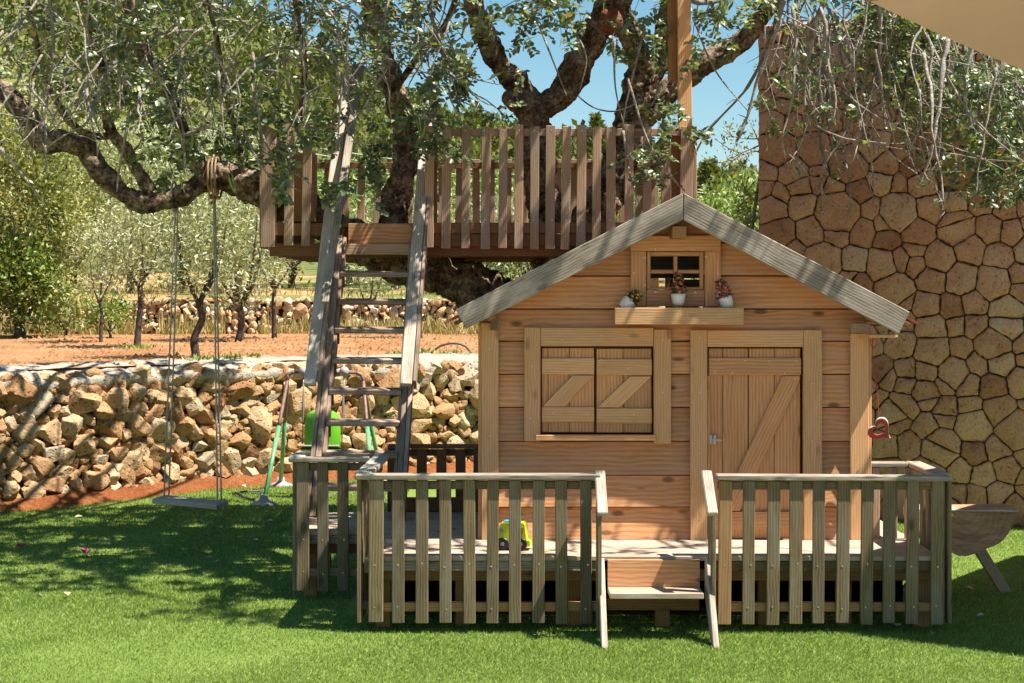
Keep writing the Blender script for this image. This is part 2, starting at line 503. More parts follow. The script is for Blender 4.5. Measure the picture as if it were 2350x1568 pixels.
def turf_mat(name, blades):
    m, nt, bs = new_mat(name); L = nt.links
    geo = N(nt, 'ShaderNodeNewGeometry')
    n1 = N(nt, 'ShaderNodeTexNoise', Scale=1.3, Detail=4.0, Roughness=0.6); L.new(geo.outputs['Position'], n1.inputs['Vector'])
    n2 = N(nt, 'ShaderNodeTexNoise', Scale=55.0, Detail=3.0, Roughness=0.7); L.new(geo.outputs['Position'], n2.inputs['Vector'])
    if blades:
        f = math_n(nt, 'ADD', math_n(nt, 'MULTIPLY', geo.outputs['Random Per Island'], 0.6), math_n(nt, 'MULTIPLY', n1.outputs[0], 0.4))
        r = ramp(nt, [(0.15, (0.12, 0.20, 0.028)), (0.5, (0.235, 0.345, 0.068)), (0.9, (0.46, 0.52, 0.19))])
    else:
        f = math_n(nt, 'ADD', math_n(nt, 'MULTIPLY', n2.outputs[0], 0.6), math_n(nt, 'MULTIPLY', n1.outputs[0], 0.4))
        r = ramp(nt, [(0.3, (0.10, 0.17, 0.027)), (0.7, (0.235, 0.32, 0.066))])
    L.new(f, r.inputs[0])
    L.new(r.outputs[0], bs.inputs['Base Color'])
    bs.inputs['Roughness'].default_value = 0.6; bs.inputs['Specular IOR Level'].default_value = 0.25
    if blades:
        tr = N(nt, 'ShaderNodeBsdfTranslucent'); L.new(r.outputs[0], tr.inputs['Color'])
        mx = N(nt, 'ShaderNodeMixShader'); mx.inputs[0].default_value = 0.4
        L.new(bs.outputs[0], mx.inputs[1]); L.new(tr.outputs[0], mx.inputs[2])
        L.new(mx.outputs[0], nt.nodes['Material Output'].inputs['Surface'])
    if not blades:
        bp = N(nt, 'ShaderNodeBump', Strength=0.8, Distance=0.02); L.new(n2.outputs[0], bp.inputs['Height']); L.new(bp.outputs[0], bs.inputs['Normal'])
    return m
M_turf = turf_mat('turf_backing', False)
M_blade = turf_mat('turf_blade', True)

def leaf_mat(name, stops, rough=0.45, spec=0.5, trans=0.2, nscale=0.0):
    m, nt, bs = new_mat(name); L = nt.links
    geo = N(nt, 'ShaderNodeNewGeometry')
    f = geo.outputs['Random Per Island']
    if nscale:
        n = N(nt, 'ShaderNodeTexNoise', Scale=nscale, Detail=3.0); L.new(geo.outputs['Position'], n.inputs['Vector'])
        f = math_n(nt, 'ADD', math_n(nt, 'MULTIPLY', f, 0.5), math_n(nt, 'SUBTRACT', math_n(nt, 'MULTIPLY', n.outputs[0], 1.3), 0.4))
    r = ramp(nt, stops); L.new(f, r.inputs[0])
    L.new(r.outputs[0], bs.inputs['Base Color'])
    bs.inputs['Roughness'].default_value = rough; bs.inputs['Specular IOR Level'].default_value = spec
    tr = N(nt, 'ShaderNodeBsdfTranslucent')
    tcol = mixc(nt, 1.0, r.outputs[0], (1.6, 1.7, 0.7), 'MULTIPLY')
    L.new(tcol, tr.inputs['Color'])
    mx = N(nt, 'ShaderNodeMixShader'); mx.inputs[0].default_value = trans
    L.new(bs.outputs[0], mx.inputs[1]); L.new(tr.outputs[0], mx.inputs[2])
    L.new(mx.outputs[0], nt.nodes['Material Output'].inputs['Surface'])
    return m
M_carob = leaf_mat('carob_leaf', [(0.0, (0.06, 0.10, 0.045)), (0.6, (0.13, 0.18, 0.085)), (0.86, (0.24, 0.29, 0.15)), (0.97, (0.31, 0.34, 0.10)), (1.0, (0.36, 0.22, 0.06))], rough=0.40, spec=0.7, trans=0.22)
M_olive = leaf_mat('olive_leaf', [(0.0, (0.15, 0.18, 0.075)), (0.5, (0.29, 0.32, 0.165)), (1.0, (0.50, 0.51, 0.34))], rough=0.5, trans=0.15)
M_shrub = leaf_mat('shrub_leaf', [(0.0, (0.07, 0.11, 0.025)), (0.45, (0.20, 0.23, 0.065)), (1.0, (0.46, 0.43, 0.17))], rough=0.5, trans=0.2, nscale=1.2)
M_bright = leaf_mat('bright_leaf', [(0.0, (0.08, 0.14, 0.03)), (0.5, (0.17, 0.25, 0.055)), (1.0, (0.33, 0.38, 0.11))], rough=0.5, trans=0.22)
M_pine = leaf_mat('pine_needles', [(0.0, (0.065, 0.08, 0.02)), (0.5, (0.125, 0.145, 0.038)), (1.0, (0.21, 0.21, 0.07))], rough=0.7, spec=0.2, trans=0.2, nscale=0.12)
M_grassdry = leaf_mat('dry_grass', [(0.0, (0.16, 0.17, 0.05)), (0.5, (0.32, 0.27, 0.11)), (1.0, (0.50, 0.40, 0.20))], rough=0.8, spec=0.2)
M_sapling = leaf_mat('sapling_leaf', [(0.0, (0.12, 0.15, 0.03)), (0.6, (0.26, 0.27, 0.07)), (1.0, (0.42, 0.38, 0.14))], rough=0.4, trans=0.25)
M_flowerleaf = flat('flower_foliage', (0.02, 0.05, 0.015), 0.6)

def bark_mat(name, stops, scale=1.0):
    m, nt, bs = new_mat(name); L = nt.links
    geo = N(nt, 'ShaderNodeNewGeometry')
    n1 = N(nt, 'ShaderNodeTexNoise', Scale=9.0 * scale, Detail=6.0, Roughness=0.7); L.new(geo.outputs['Position'], n1.inputs['Vector'])
    n2 = N(nt, 'ShaderNodeTexNoise', Scale=42.0 * scale, Detail=5.0, Roughness=0.75); L.new(geo.outputs['Position'], n2.inputs['Vector'])
    f = math_n(nt, 'ADD', math_n(nt, 'MULTIPLY', n1.outputs[0], 0.55), math_n(nt, 'MULTIPLY', n2.outputs[0], 0.45))
    r = ramp(nt, stops); L.new(f, r.inputs[0]); L.new(r.outputs[0], bs.inputs['Base Color'])
    bs.inputs['Roughness'].default_value = 0.95; bs.inputs['Specular IOR Level'].default_value = 0.2
    b = N(nt, 'ShaderNodeBump', Strength=1.0, Distance=0.06); L.new(f, b.inputs['Height']); L.new(b.outputs[0], bs.inputs['Normal'])
    return m
M_bark = bark_mat('carob_bark', [(0.40, (0.025, 0.017, 0.012)), (0.48, (0.15, 0.10, 0.07)), (0.54, (0.33, 0.25, 0.175)), (0.62, (0.58, 0.50, 0.39))])
M_twig = bark_mat('lichen_twig', [(0.38, (0.15, 0.12, 0.095)), (0.48, (0.42, 0.38, 0.32)), (0.60, (0.66, 0.62, 0.54))], scale=2.0)
M_olivebark = bark_mat('olive_bark', [(0.35, (0.05, 0.035, 0.03)), (0.6, (0.16, 0.12, 0.10))], scale=1.5)

# ------------------------------------------------------------------ ground
def grid_sheet(name, xs, ys, zf, mat, smooth=True):
    X, Y = np.meshgrid(xs, ys)
    Z = np.vectorize(zf)(X, Y)
    v = np.stack([X.ravel(), Y.ravel(), Z.ravel()], 1)
    nx = len(xs)
    f = [(j * nx + i, j * nx + i + 1, (j + 1) * nx + i + 1, (j + 1) * nx + i) for j in range(len(ys) - 1) for i in range(nx - 1)]
    return obj(name, mesh_np(name, v, np.array(f), mat, smooth), None, None, 'structure')

# line of the retaining wall (foot of the stones), left to right
WALL = [Vector((-7.5, 10.0, 0)), Vector((-5.6, 11.75, 0)), Vector((-4.04, 13.25, 0)), Vector((-2.75, 14.75, 0)), Vector((-1.6, 15.6, 0)), Vector((-0.5, 16.25, 0)), Vector((1.2, 17.0, 0)), Vector((4.0, 18.2, 0)), Vector((12.0, 21.0, 0))]
_wl = [0.0]
for a, b in zip(WALL, WALL[1:]): _wl.append(_wl[-1] + (b - a).length)
def wall_at(s):
    for i in range(len(WALL) - 1):
        if s <= _wl[i + 1] or i == len(WALL) - 2:
            t = (s - _wl[i]) / (_wl[i + 1] - _wl[i])
            p = WALL[i].lerp(WALL[i + 1], t)
            d = (WALL[i + 1] - WALL[i]).normalized()
            return p, d, Vector((d.y, -d.x, 0))     # point, along, outward (towards camera)
def wall_y(x):
    return float(np.interp(x, [p.x for p in WALL], [p.y for p in WALL]))

TZ = 1.10      # level of the terrace behind the wall
grid_sheet('ground', np.linspace(-1500, 1500, 7), np.linspace(-1500, 1500, 7), lambda x, y: -0.30, M_bank)
lx = np.concatenate([np.linspace(-14, 14, 60)])
def lawn_sheet():
    v = []; f = []
    n = len(lx); rows = 40
    for j in range(rows):
        for x in lx:
            y1 = wall_y(x) - 0.17
            y = -6 + (y1 + 6) * j / (rows - 1)
            v.append((x, y, 0.012 * noise.noise(Vector((x * 0.8, y * 0.8, 0)))))
    for j in range(rows - 1):
        for i in range(n - 1):
            f.append((j * n + i, j * n + i + 1, (j + 1) * n + i + 1, (j + 1) * n + i))
    return obj('lawn', mesh_np('lawn', np.array(v), np.array(f), M_turf, True), None, None, 'structure')
lawn_sheet()

def patio():
    rr = random.Random(2)
    M_paving = rock_mat('patio_paving', [(0.2, (0.36, 0.28, 0.20)), (0.5, (0.48, 0.39, 0.29)), (0.85, (0.56, 0.48, 0.38))], pit=0.1, tint=0.1, bump=0.3)
    o = obj('patio', mesh_py('patio', [(-9, -8, 0.03), (9, -8, 0.03), (9, 6.75, 0.03), (-9, 6.75, 0.03)], [(0, 1, 2, 3)], M_joint), None, None, 'structure')
    me = box_mesh(0.985, 0.735, 0.03, M_paving, 0.004)
    for i in range(-4, 5):
        for j in range(0, 9):
            obj('paving_slab', me, o, Matrix.Translation((i + 0.5 * (j % 2), 6.38 - j * 0.75, 0.035)))
patio()

def blades():
    n = 620000
    Y = 7.1 + (RNG.random(n) ** 1.35) * 8.9
    half = 0.33 * Y + 0.5
    X = (RNG.random(n) * 2 - 1) * half
    wy = np.interp(X, [p.x for p in WALL], [p.y for p in WALL]) - 0.17
    keep = (Y < wy) & ~((X > -0.9) & (X < 2.2) & (Y > 8.9))
    X, Y = X[keep], Y[keep]; n = len(X)
    sc = 0.8 + Y / 14.0
    h = (0.006 + 0.008 * RNG.random(n)) * sc
    edge = np.clip(1 - (wy[keep] - Y) / 0.16, 0, 1)
    h *= 1 + 1.1 * edge
    wd = (0.0010 + 0.0008 * RNG.random(n)) * sc * 1.6
    a = RNG.random(n) * 2 * np.pi
    lean = 0.008 * sc
    dx = RNG.normal(0, 1, n) * lean + 0.004; dy = RNG.normal(0, 1, n) * lean - 0.006
    z0 = np.zeros(n) - 0.003
    p1 = np.stack([X - np.cos(a) * wd, Y - np.sin(a) * wd, z0], 1)
    p2 = np.stack([X + np.cos(a) * wd, Y + np.sin(a) * wd, z0], 1)
    p3 = np.stack([X + dx, Y + dy, h], 1)
    v = np.stack([p1, p2, p3], 1).reshape(-1, 3)
    f = np.arange(3 * n).reshape(-1, 3)
    o = obj('turf_blades', mesh_np('turf_blades', v, f, M_blade), None, None, 'stuff')
    tag(o, 'bright green artificial turf blades covering the lawn', 'turf')
blades()

# red soil bank between turf and wall
def bank():
    v = []; f = []
    S = np.linspace(0.2, _wl[-1] - 0.2, 160)
    prof = [(0.30, -0.05), (0.18, 0.012), (0.12, 0.05), (0.04, 0.09), (-0.12, 0.14)]
    for s in S:
        p, d, o_ = wall_at(s)
        for k, (a, z) in enumerate(prof):
            q = p + o_ * a
            nn = noise.noise(Vector((s * 3, k * 1.7, 0.3)))
            v.append((q.x, q.y, z + 0.03 * nn * (k > 0)))
    m = len(prof)
    for i in range(len(S) - 1):
        for k in range(m - 1):
            f.append((i * m + k, (i + 1) * m + k, (i + 1) * m + k + 1, i * m + k + 1))
    obj('soil_bank', mesh_np('soil_bank', np.array(v), np.array(f), M_bank, True), None, None, 'structure')
bank()

def terrain_z(x, y):
    """terrace, second terrace, valley slope and hill behind"""
    if y < 26.9:
        return TZ + 0.03 * noise.noise(Vector((x * 0.7, y * 0.7, 0))) + 0.012 * noise.noise(Vector((x * 4, y * 4, 0)))
    base = 1.62 + (min(y, 45) - 27) * 0.035
    base += 0.06 * noise.noise(Vector((x * 0.5, y * 0.5, 2)))
    if y <= 45: return base
    rx = [-400, -160, -90, -51, -33, -22, -9.6, -4.6, 6.3, 14, 26, 35, 60, 120, 400]
    rz = [66, 62, 56, 46.5, 39.5, 33, 26.8, 25.0, 22.0, 20.0, 15.2, 13.8, 12.5, 15, 20]
    H = float(np.interp(x, rx, rz)) - 3.2
    t = (y - 45) / 195.0
    if t <= 1:
        s = t * t * (3 - 2 * t) * 0.5 + t * 0.5
    else:
        s = 1 - min(1, (t - 1) * 0.5) * 0.5
    return base + (H - base) * s + 1.3 * noise.noise(Vector((x * 0.03, y * 0.03, 0))) * min(1, t * 3)

def terrace():
    v = []; f = []
    xs = np.linspace(-16, 14, 150); rows = 60
    for j in range(rows):
        for x in xs:
            y0 = wall_y(max(-7.4, min(11.9, x))) + 0.30
            t = j / (rows - 1)
            y = y0 + (27.3 - y0) * t ** 1.3
            v.append((x, y, terrain_z(x, min(y, 26.8))))
    n = len(xs)
    for j in range(rows - 1):
        for i in range(n - 1):
            f.append((j * n + i, j * n + i + 1, (j + 1) * n + i + 1, (j + 1) * n + i))
    obj('terrace_soil', mesh_np('terrace_soil', np.array(v), np.array(f), M_soil, True), None, None, 'structure')
terrace()
grid_sheet('grassy_slope', np.linspace(-40, 40, 90), np.linspace(27.0, 46, 40), lambda x, y: terrain_z(x, max(y, 27.0)), M_slope)
grid_sheet('hill', np.concatenate([np.linspace(-400, -100, 14)[:-1], np.linspace(-100, 100, 70), np.linspace(100, 400, 14)[1:]]), np.concatenate([np.linspace(45.5, 260, 60), np.linspace(280, 640, 10)]), terrain_z, M_hill)

# small clods and stones on the terrace
def clods():
    mb = Multi()
    rr = random.Random(5)
    for i in range(2600):
        x = rr.uniform(-7, 2); y0 = wall_y(x) + 0.5
        y = y0 + (26.5 - y0) * rr.random() ** 1.5
        s = rr.uniform(0.015, 0.05)
        z = terrain_z(x, y)
        pts = [(x + s * rr.uniform(-1, 1), y + s * rr.uniform(-1, 1), z + s * q) for q in (0.1, -0.3, -0.3, 0.6, 0.5)]
        pts = [(x - s, y, z), (x + s, y - s * .4, z), (x + s * .1, y + s, z), (x - s * .2, y - s, z), (x + rr.uniform(-.4, .4) * s, y, z + s * rr.uniform(.4, 1.0))]
        mb.add(pts, [(0, 3, 4), (3, 1, 4), (1, 2, 4), (2, 0, 4)])
    o = mb.build('soil_clods', M_soil, None, False, 'stuff')
    tag(o, 'loose orange soil clods scattered over the terrace', 'soil')
clods()

# ------------------------------------------------------------------ rocks
def rock_mesh(seed, sub, mat, cuts=15):
    rr = random.Random(seed)
    bm = bmesh.new()
    bmesh.ops.create_icosphere(bm, subdivisions=sub, radius=1.0)
    planes = []
    for i in range(cuts):
        n = Vector((rr.gauss(0, 1), rr.gauss(0, 1), rr.gauss(0, 1))).normalized()
        planes.append((n, rr.uniform(0.48, 0.78)))
    for v in bm.verts:
        p = v.co
        for n, d in planes:
            e = p.dot(n) - d
            if e > 0: p -= n * e
        o = Vector((seed * 3.1, seed * 1.7, 0))
        p *= 1.16 + 0.10 * noise.noise(p * 1.6 + o) + 0.05 * noise.noise(p * 4.0 + o) + 0.05 * noise.noise(p * 9 + o)
        v.co = p
    me = bpy.data.meshes.new('stone'); bm.to_mesh(me); bm.free()
    me.polygons.foreach_set('use_smooth', np.ones(len(me.polygons), dtype=bool))
    me.set_sharp_from_angle(angle=R(24))
    me.materials.append(mat)
    return me

def pack(rr, L0, L1, H, sizes, gap, squash=1.35):
    """big stones first, smaller ones filling the gaps; returns (u, v, r)"""
    placed = []
    for r, tries in sizes:
        for _ in range(tries):
            q = r * rr.uniform(0.8, 1.2)
            u = rr.uniform(L0, L1); v = rr.uniform(0.5 * q, H - 0.55 * q)
            ok = True
            for (a, b, c) in placed:
                du = (u - a); dv = (v - b) * squash
                if du * du + dv * dv < ((q + c) * gap) ** 2: ok = False; break
            if ok: placed.append((u, v, q))
    return placed

def rubble_wall():
    t = thing('dry_stone_wall', 'rough dry stone retaining wall with pale cement coping beside the lawn', 'stone wall', (-2.75, 14.75, 0))
    rr = random.Random(21)
    variants = [rock_mesh(s, 4, M_rubble) for s in range(16)]
    small = [rock_mesh(s + 40, 3, M_rubble) for s in range(8)]
    s0, s1 = 4.2, 10.35
    H = 1.02
    st = pack(rr, s0, s1, H, [(0.15, 24), (0.105, 220), (0.078, 2200), (0.058, 7000), (0.040, 14000)], 0.73)
    st.sort(key=lambda q: -q[2])
    extra = Multi()
    for i, (u, v, r) in enumerate(st):
        p, d, o_ = wall_at(u)
        c = p + Vector((0, 0, 0.05 + v)) + o_ * (-0.10 * v - 0.02 + rr.uniform(-0.03, 0.03))
        ax = rr.uniform(-0.5, 0.5)
        Rm = Matrix((d, Vector((0, 0, 1)), o_)).transposed().to_4x4()
        Rl = Matrix.Rotation(rr.gauss(0, 0.25), 4, 'Z') @ Matrix.Diagonal((r * 1.30, r * 0.98, r * 0.9, 1)) @ Matrix.Rotation(rr.uniform(0, 6.28), 4, 'Z') @ Matrix.Rotation(rr.uniform(0, 6.28), 4, 'X')
        M = Matrix.Translation(c) @ Rm @ Rl
        if i < 298:
            me = variants[i % 16] if r > 0.06 else small[i % 8]
            obj('stone', me, t, M)
        else:
            me = small[i % 8]
            extra.add([M @ q.co for q in me.vertices], [tuple(p.vertices) for p in me.polygons])
    # wall running on, out of the frame to the left and behind the playhouse
    for (a, b) in ((0.3, 4.1), (10.4, 16.0)):
        for (u, v, r) in pack(rr, a, b, H, [(0.19, 200), (0.14, 500), (0.10, 900)], 0.82):
            p, d, o_ = wall_at(u)
            M = Matrix.Translation(p + Vector((0, 0, 0.09 + v)) - o_ * (0.10 * v + 0.02)) @ Matrix.Rotation(rr.uniform(0, 6.28), 4, 'Z') @ Matrix.Diagonal((r * 1.2, r * 1.1, r, 1))
            me = small[rr.randrange(8)]
            extra.add([M @ q.co for q in me.vertices], [tuple(q.vertices) for q in me.polygons])
    extra.build('small_stones', M_rubble, t, True, 'stuff')
    # earth core behind the stones
    v = []; f = []
    S = np.linspace(0.0, _wl[-1], 60)
    for s in S:
        p, d, o_ = wall_at(s)
        for a, z in ((-0.02, -0.1), (-0.17, 1.0)):
            q = p + o_ * a; v.append((q.x, q.y, z))
    f = [(2 * i, 2 * i + 2, 2 * i + 3, 2 * i + 1) for i in range(len(S) - 1)]
    obj('earth_core', mesh_np('earth_core', np.array(v), np.array(f), M_joint), t)
    # coping
    v = []; f = []
    S = np.linspace(0.0, _wl[-1], 620)
    prof = [(-0.16, 0.86), (-0.08, 0.93), (-0.05, 0.985), (-0.09, 1.03), (-0.17, 1.075), (-0.32, 1.115), (-0.55, 1.13), (-0.62, 1.05)]
    for s in S:
        p, d, o_ = wall_at(s)
        for k, (a, z) in enumerate(prof):
            w1 = noise.noise(Vector((s * 2.3, k * 0.6, 1.0))); w2 = noise.noise(Vector((s * 8.0, k * 1.5, 5.0))) + .6 * noise.noise(Vector((s * 21.0, k * 2.5, 3.0)))
            q = p + o_ * (a + (0.07 * w1 + 0.035 * w2) * (k < 5))
            v.append((q.x, q.y, z + (0.10 * w1 + 0.05 * w2) * (k < 3) + 0.018 * w2))
    m = len(prof)
    f = [(i * m + k, (i + 1) * m + k, (i + 1) * m + k + 1, i * m + k + 1) for i in range(len(S) - 1) for k in range(m - 1)]
    obj('coping', mesh_np('coping', np.array(v), np.array(f), M_coping, True), t)
rubble_wall()

def far_wall():
    t = thing('terrace_wall', 'low tumbled stone terrace wall behind the young olive trees', 'stone wall', (-2, 27, TZ))
    rr = random.Random(33)
    variants = [rock_mesh(s + 80, 2, M_rubble_far) for s in range(10)]
    st = pack(rr, -7.6, 0.0, 0.55, [(0.10, 40), (0.078, 400), (0.060, 3000), (0.046, 6000)], 0.74)
    st.sort(key=lambda q: -q[2])
    extra = Multi()
    for i, (u, v, r) in enumerate(st):
        c = Vector((u, 27.0 + 0.12 * v + rr.uniform(-.08, .05), TZ + v + 0.1 * noise.noise(Vector((u, 0, 0)))))
        M = Matrix.Translation(c) @ Matrix.Rotation(rr.uniform(0, 6.28), 4, 'Y') @ Matrix.Diagonal((r * 1.25, r, r * 0.9, 1)) @ Matrix.Rotation(rr.uniform(0, 6.28), 4, 'Z')
        if i < 295: obj('stone', variants[i % 10], t, M)
        else: extra.add([M @ q.co for q in variants[i % 10].vertices], [tuple(p.vertices) for p in variants[i % 10].polygons])
    for (u, v, r) in pack(rr, -16, -7.6, 0.5, [(0.22, 200), (0.15, 400)], 0.8) + pack(rr, 0.0, 12, 0.5, [(0.22, 250), (0.15, 500)], 0.8):
        M = Matrix.Translation((u, 27.05, TZ + v)) @ Matrix.Diagonal((r * 1.2, r, r, 1))
        me = variants[rr.randrange(10)]
        extra.add([M @ q.co for q in me.vertices], [tuple(p.vertices) for p in me.polygons])
    extra.build('small_stones', M_rubble_far, t, True, 'stuff')
    v = [(-20, 27.12, TZ - .1), (20, 27.12, TZ - .1), (20, 27.3, TZ + .52), (-20, 27.3, TZ + .52)]
    obj('earth_core', mesh_py('earth_core', v, [(0, 1, 2, 3)], M_bank), t)
far_wall()

# ------------------------------------------------------------------ stone building wall (polygonal masonry)
def clip_poly(poly, px, py, nx, ny):
    out = []
    k = len(poly)
    for i in range(k):
        a = poly[i]; b = poly[(i + 1) % k]
        da = (a[0] - px) * nx + (a[1] - py) * ny; db = (b[0] - px) * nx + (b[1] - py) * ny
        if da <= 0: out.append(a)
        if (da < 0 < db) or (db < 0 < da):
            t = da / (da - db)
            out.append((a[0] + (b[0] - a[0]) * t, a[1] + (b[1] - a[1]) * t))
    return out

def centroid(p):
    A = cx = cy = 0
    for i in range(len(p)):
        x0, y0 = p[i]; x1, y1 = p[(i + 1) % len(p)]
        c = x0 * y1 - x1 * y0
        A += c; cx += (x0 + x1) * c; cy += (y0 + y1) * c
    return cx / (3 * A), cy / (3 * A), A / 2

def masonry_wall():
    a = R(24.0)
    org = Vector((1.94, 13.17, 0)); ux = Vector((math.cos(a), -math.sin(a), 0)); n = Vector((-math.sin(a), -math.cos(a), 0))
    Lw, Hw = 4.6, 3.78
    t = thing('stone_wall', 'tall brown stone wall of fitted polygonal blocks at the right', 'stone wall', tuple(org))
    rr = random.Random(4)
    seeds = []
    # rough courses of blocks of very different widths and heights
    v = 0.0
    while v < Hw:
        h = rr.uniform(0.13, 0.215)
        u = 0.0
        while u < Lw:
            w_ = rr.choice((0.11, 0.14, 0.17, 0.19, 0.22, 0.26, 0.32)) * rr.uniform(0.85, 1.15)
            jv = 0.06 if u > 0 else 0.015
            if w_ < 0.18 and rr.random() < 0.15 and h > 0.19:      # two small ones over each other
                seeds.append((u + w_ / 2, v + h * 0.25, w_ * .8)); seeds.append((u + w_ / 2 + rr.uniform(-.03, .03), v + h * 0.76, w_ * .8))
            else:
                seeds.append((u + w_ / 2, v + h / 2 + rr.uniform(-jv, jv), w_ * rr.uniform(.6, .95)))
            u += w_
        v += h
    def cells(seeds):
        out = []
        for i, s in enumerate(seeds):
            poly = [(0, 0), (Lw, 0), (Lw, Hw), (0, Hw)]
            for j, q in enumerate(seeds):
                if i == j: continue
                dx, dy = q[0] - s[0], q[1] - s[1]
                d2 = dx * dx + dy * dy
                if d2 > 1.1: continue
                # power diagram
                k = (d2 + (s[2] ** 2 - q[2] ** 2) * 0.25) / (2 * d2)
                poly = clip_poly(poly, s[0] + dx * k, s[1] + dy * k, dx, dy)
                if not poly: break
            out.append(poly)
        return out
    cs = cells(seeds)
    cs = [p for p in cs if len(p) > 2 and abs(centroid(p)[2]) > 0.004]
    parts = []
    for p in cs:
        cx, cy, A = centroid(p)
        if abs(A) > 0.045 and rr.random() < 0.35 and cx > 0.3:
            an = rr.uniform(0, math.pi); nx, ny = math.cos(an), math.sin(an)
            ox, oy = cx + rr.uniform(-.05, .05), cy + rr.uniform(-.04, .04)
            q1 = clip_poly(p, ox, oy, nx, ny); q2 = clip_poly(p, ox, oy, -nx, -ny)
            parts += [q for q in (q1, q2) if len(q) > 2]
        else: parts.append(p)
    cs = [p for p in parts if abs(centroid(p)[2]) > 0.003]
    cs.sort(key=lambda p: -abs(centroid(p)[2]))
    extra = Multi()
    for i, p in enumerate(cs):
        cx, cy, A = centroid(p)
        if A < 0: p = p[::-1]
        # inset
        q = p; g = rr.uniform(0.0015, 0.0045)
        k = len(p)
        for j in range(k):
            x0, y0 = p[j]; x1, y1 = p[(j + 1) % k]
            ex, ey = x1 - x0, y1 - y0
            l = math.hypot(ex, ey)
            if l < 1e-6: continue
            nx, ny = ey / l, -ex / l
            q = clip_poly(q, x0 - nx * g, y0 - ny * g, nx, ny)
            if len(q) < 3: break
        if len(q) < 3: continue
        # round the corners, wobble the outline
        r = []
        k = len(q)
        for j in range(k):
            x0, y0 = q[j]; x1, y1 = q[(j + 1) % k]
            l = math.hypot(x1 - x0, y1 - y0)
            if l < 0.012: r.append(((x0 + x1) / 2, (y0 + y1) / 2)); continue
            c0 = min(0.5, rr.uniform(0.004, 0.016) / l)
            r.append((x0 + (x1 - x0) * c0, y0 + (y1 - y0) * c0))
            if l > 0.06:
                for tq in ((0.5,) if l < 0.11 else (0.3, 0.52, 0.74)):
                    w_ = rr.uniform(-0.008, 0.004)
                    r.append((x0 + (x1 - x0) * tq + (y1 - y0) / l * w_, y0 + (y1 - y0) * tq - (x1 - x0) / l * w_))
            r.append((x1 - (x1 - x0) * c0, y1 - (y1 - y0) * c0))
        k = len(r)
        d0 = rr.uniform(0.0, 0.022)
        tx, ty = rr.gauss(0, 0.06), rr.gauss(0, 0.06)
        V = []
        for (sc, z) in ((1.0, -0.06), (1.0, 0.004), (0.965, 0.016), (0.82, 0.022)):
            for (x, y) in r:
                X = (x - cx) * sc; Y = (y - cy) * sc
                zz = z + d0 + (X * tx + Y * ty + 0.012 * noise.noise(Vector((x * 14, y * 14, i)))) * (z > 0)
                V.append((X, Y, zz))
        V.append((0, 0, 0.024 + d0 + 0.008 * rr.uniform(-1, 1)))
        f = []
        for ring in range(3):
            for j in range(k):
                f.append((ring * k + j, ring * k + (j + 1) % k, (ring + 1) * k + (j + 1) % k, (ring + 1) * k + j))
        f += [(3 * k + j, 3 * k + (j + 1) % k, 4 * k) for j in range(k)]
        M = Matrix((ux, Vector((0, 0, 1)), n)).transposed().to_4x4()
        M.translation = org + ux * cx + Vector((0, 0, cy))
        if i < 299: obj('stone', mesh_py('stone', V, f, M_wallstone, True), t, M)
        else: extra.add([M @ Vector(q) for q in V], f)
    if extra.v: extra.build('small_stones', M_wallstone, t, True, 'stuff')
    back = Vector((math.sin(a), math.cos(a), 0))
    c = [org + n * -0.006, org + n * -0.006 + ux * 6.5, org + back * 3 + ux * 6.5, org + back * 3]
    v = [(p.x, p.y, z) for z in (-0.1, Hw - 0.01) for p in c]
    obj('mortar_core', mesh_py('mortar_core', v, [(0, 1, 5, 4), (1, 2, 6, 5), (2, 3, 7, 6), (3, 0, 4, 7), (4, 5, 6, 7)], M_mortar), t)
    # rough cap stones along the top
    x = 0.0
    while x < Lw:
        l = rr.uniform(0.25, 0.5)
        board('cap_stone', org + ux * (x + .005) + Vector((0, 0, Hw + .02)) - n * 0.12, org + ux * (x + l - .005) + Vector((0, 0, Hw + .02)) - n * 0.12, 0.05, 0.3, M_wallstone, t, face=-n, bev=0.012)
        x += l
masonry_wall()

# ------------------------------------------------------------------ porch deck
DZ = 0.385
UP = (0, 0, 1)
def jit(a): return random.uniform(-a, a)

def screws(parent, pts, r=0.0045):
    """small round screw heads standing on boards, one mesh per pattern"""
    v = []; f = []
    for (p, n) in pts:
        n = Vector(n).normalized(); a = n.orthogonal().normalized(); b = n.cross(a); o = len(v)
        for k in range(6):
            t = k * math.pi / 3
            v.append(Vector(p) + (a * math.cos(t) + b * math.sin(t)) * r + n * 0.0012)
        f.append(tuple(o + k for k in range(6)))
        for k in range(6):
            v.append(Vector(p) + (a * math.cos(k * math.pi / 3) + b * math.sin(k * math.pi / 3)) * r * 1.15 - n * 0.002)
        f += [(o + k, o + 6 + k, o + 6 + (k + 1) % 6, o + (k + 1) % 6) for k in range(6)]
    return obj('screws', mesh_py('screws', v, f, M_screw), parent, None, 'stuff')

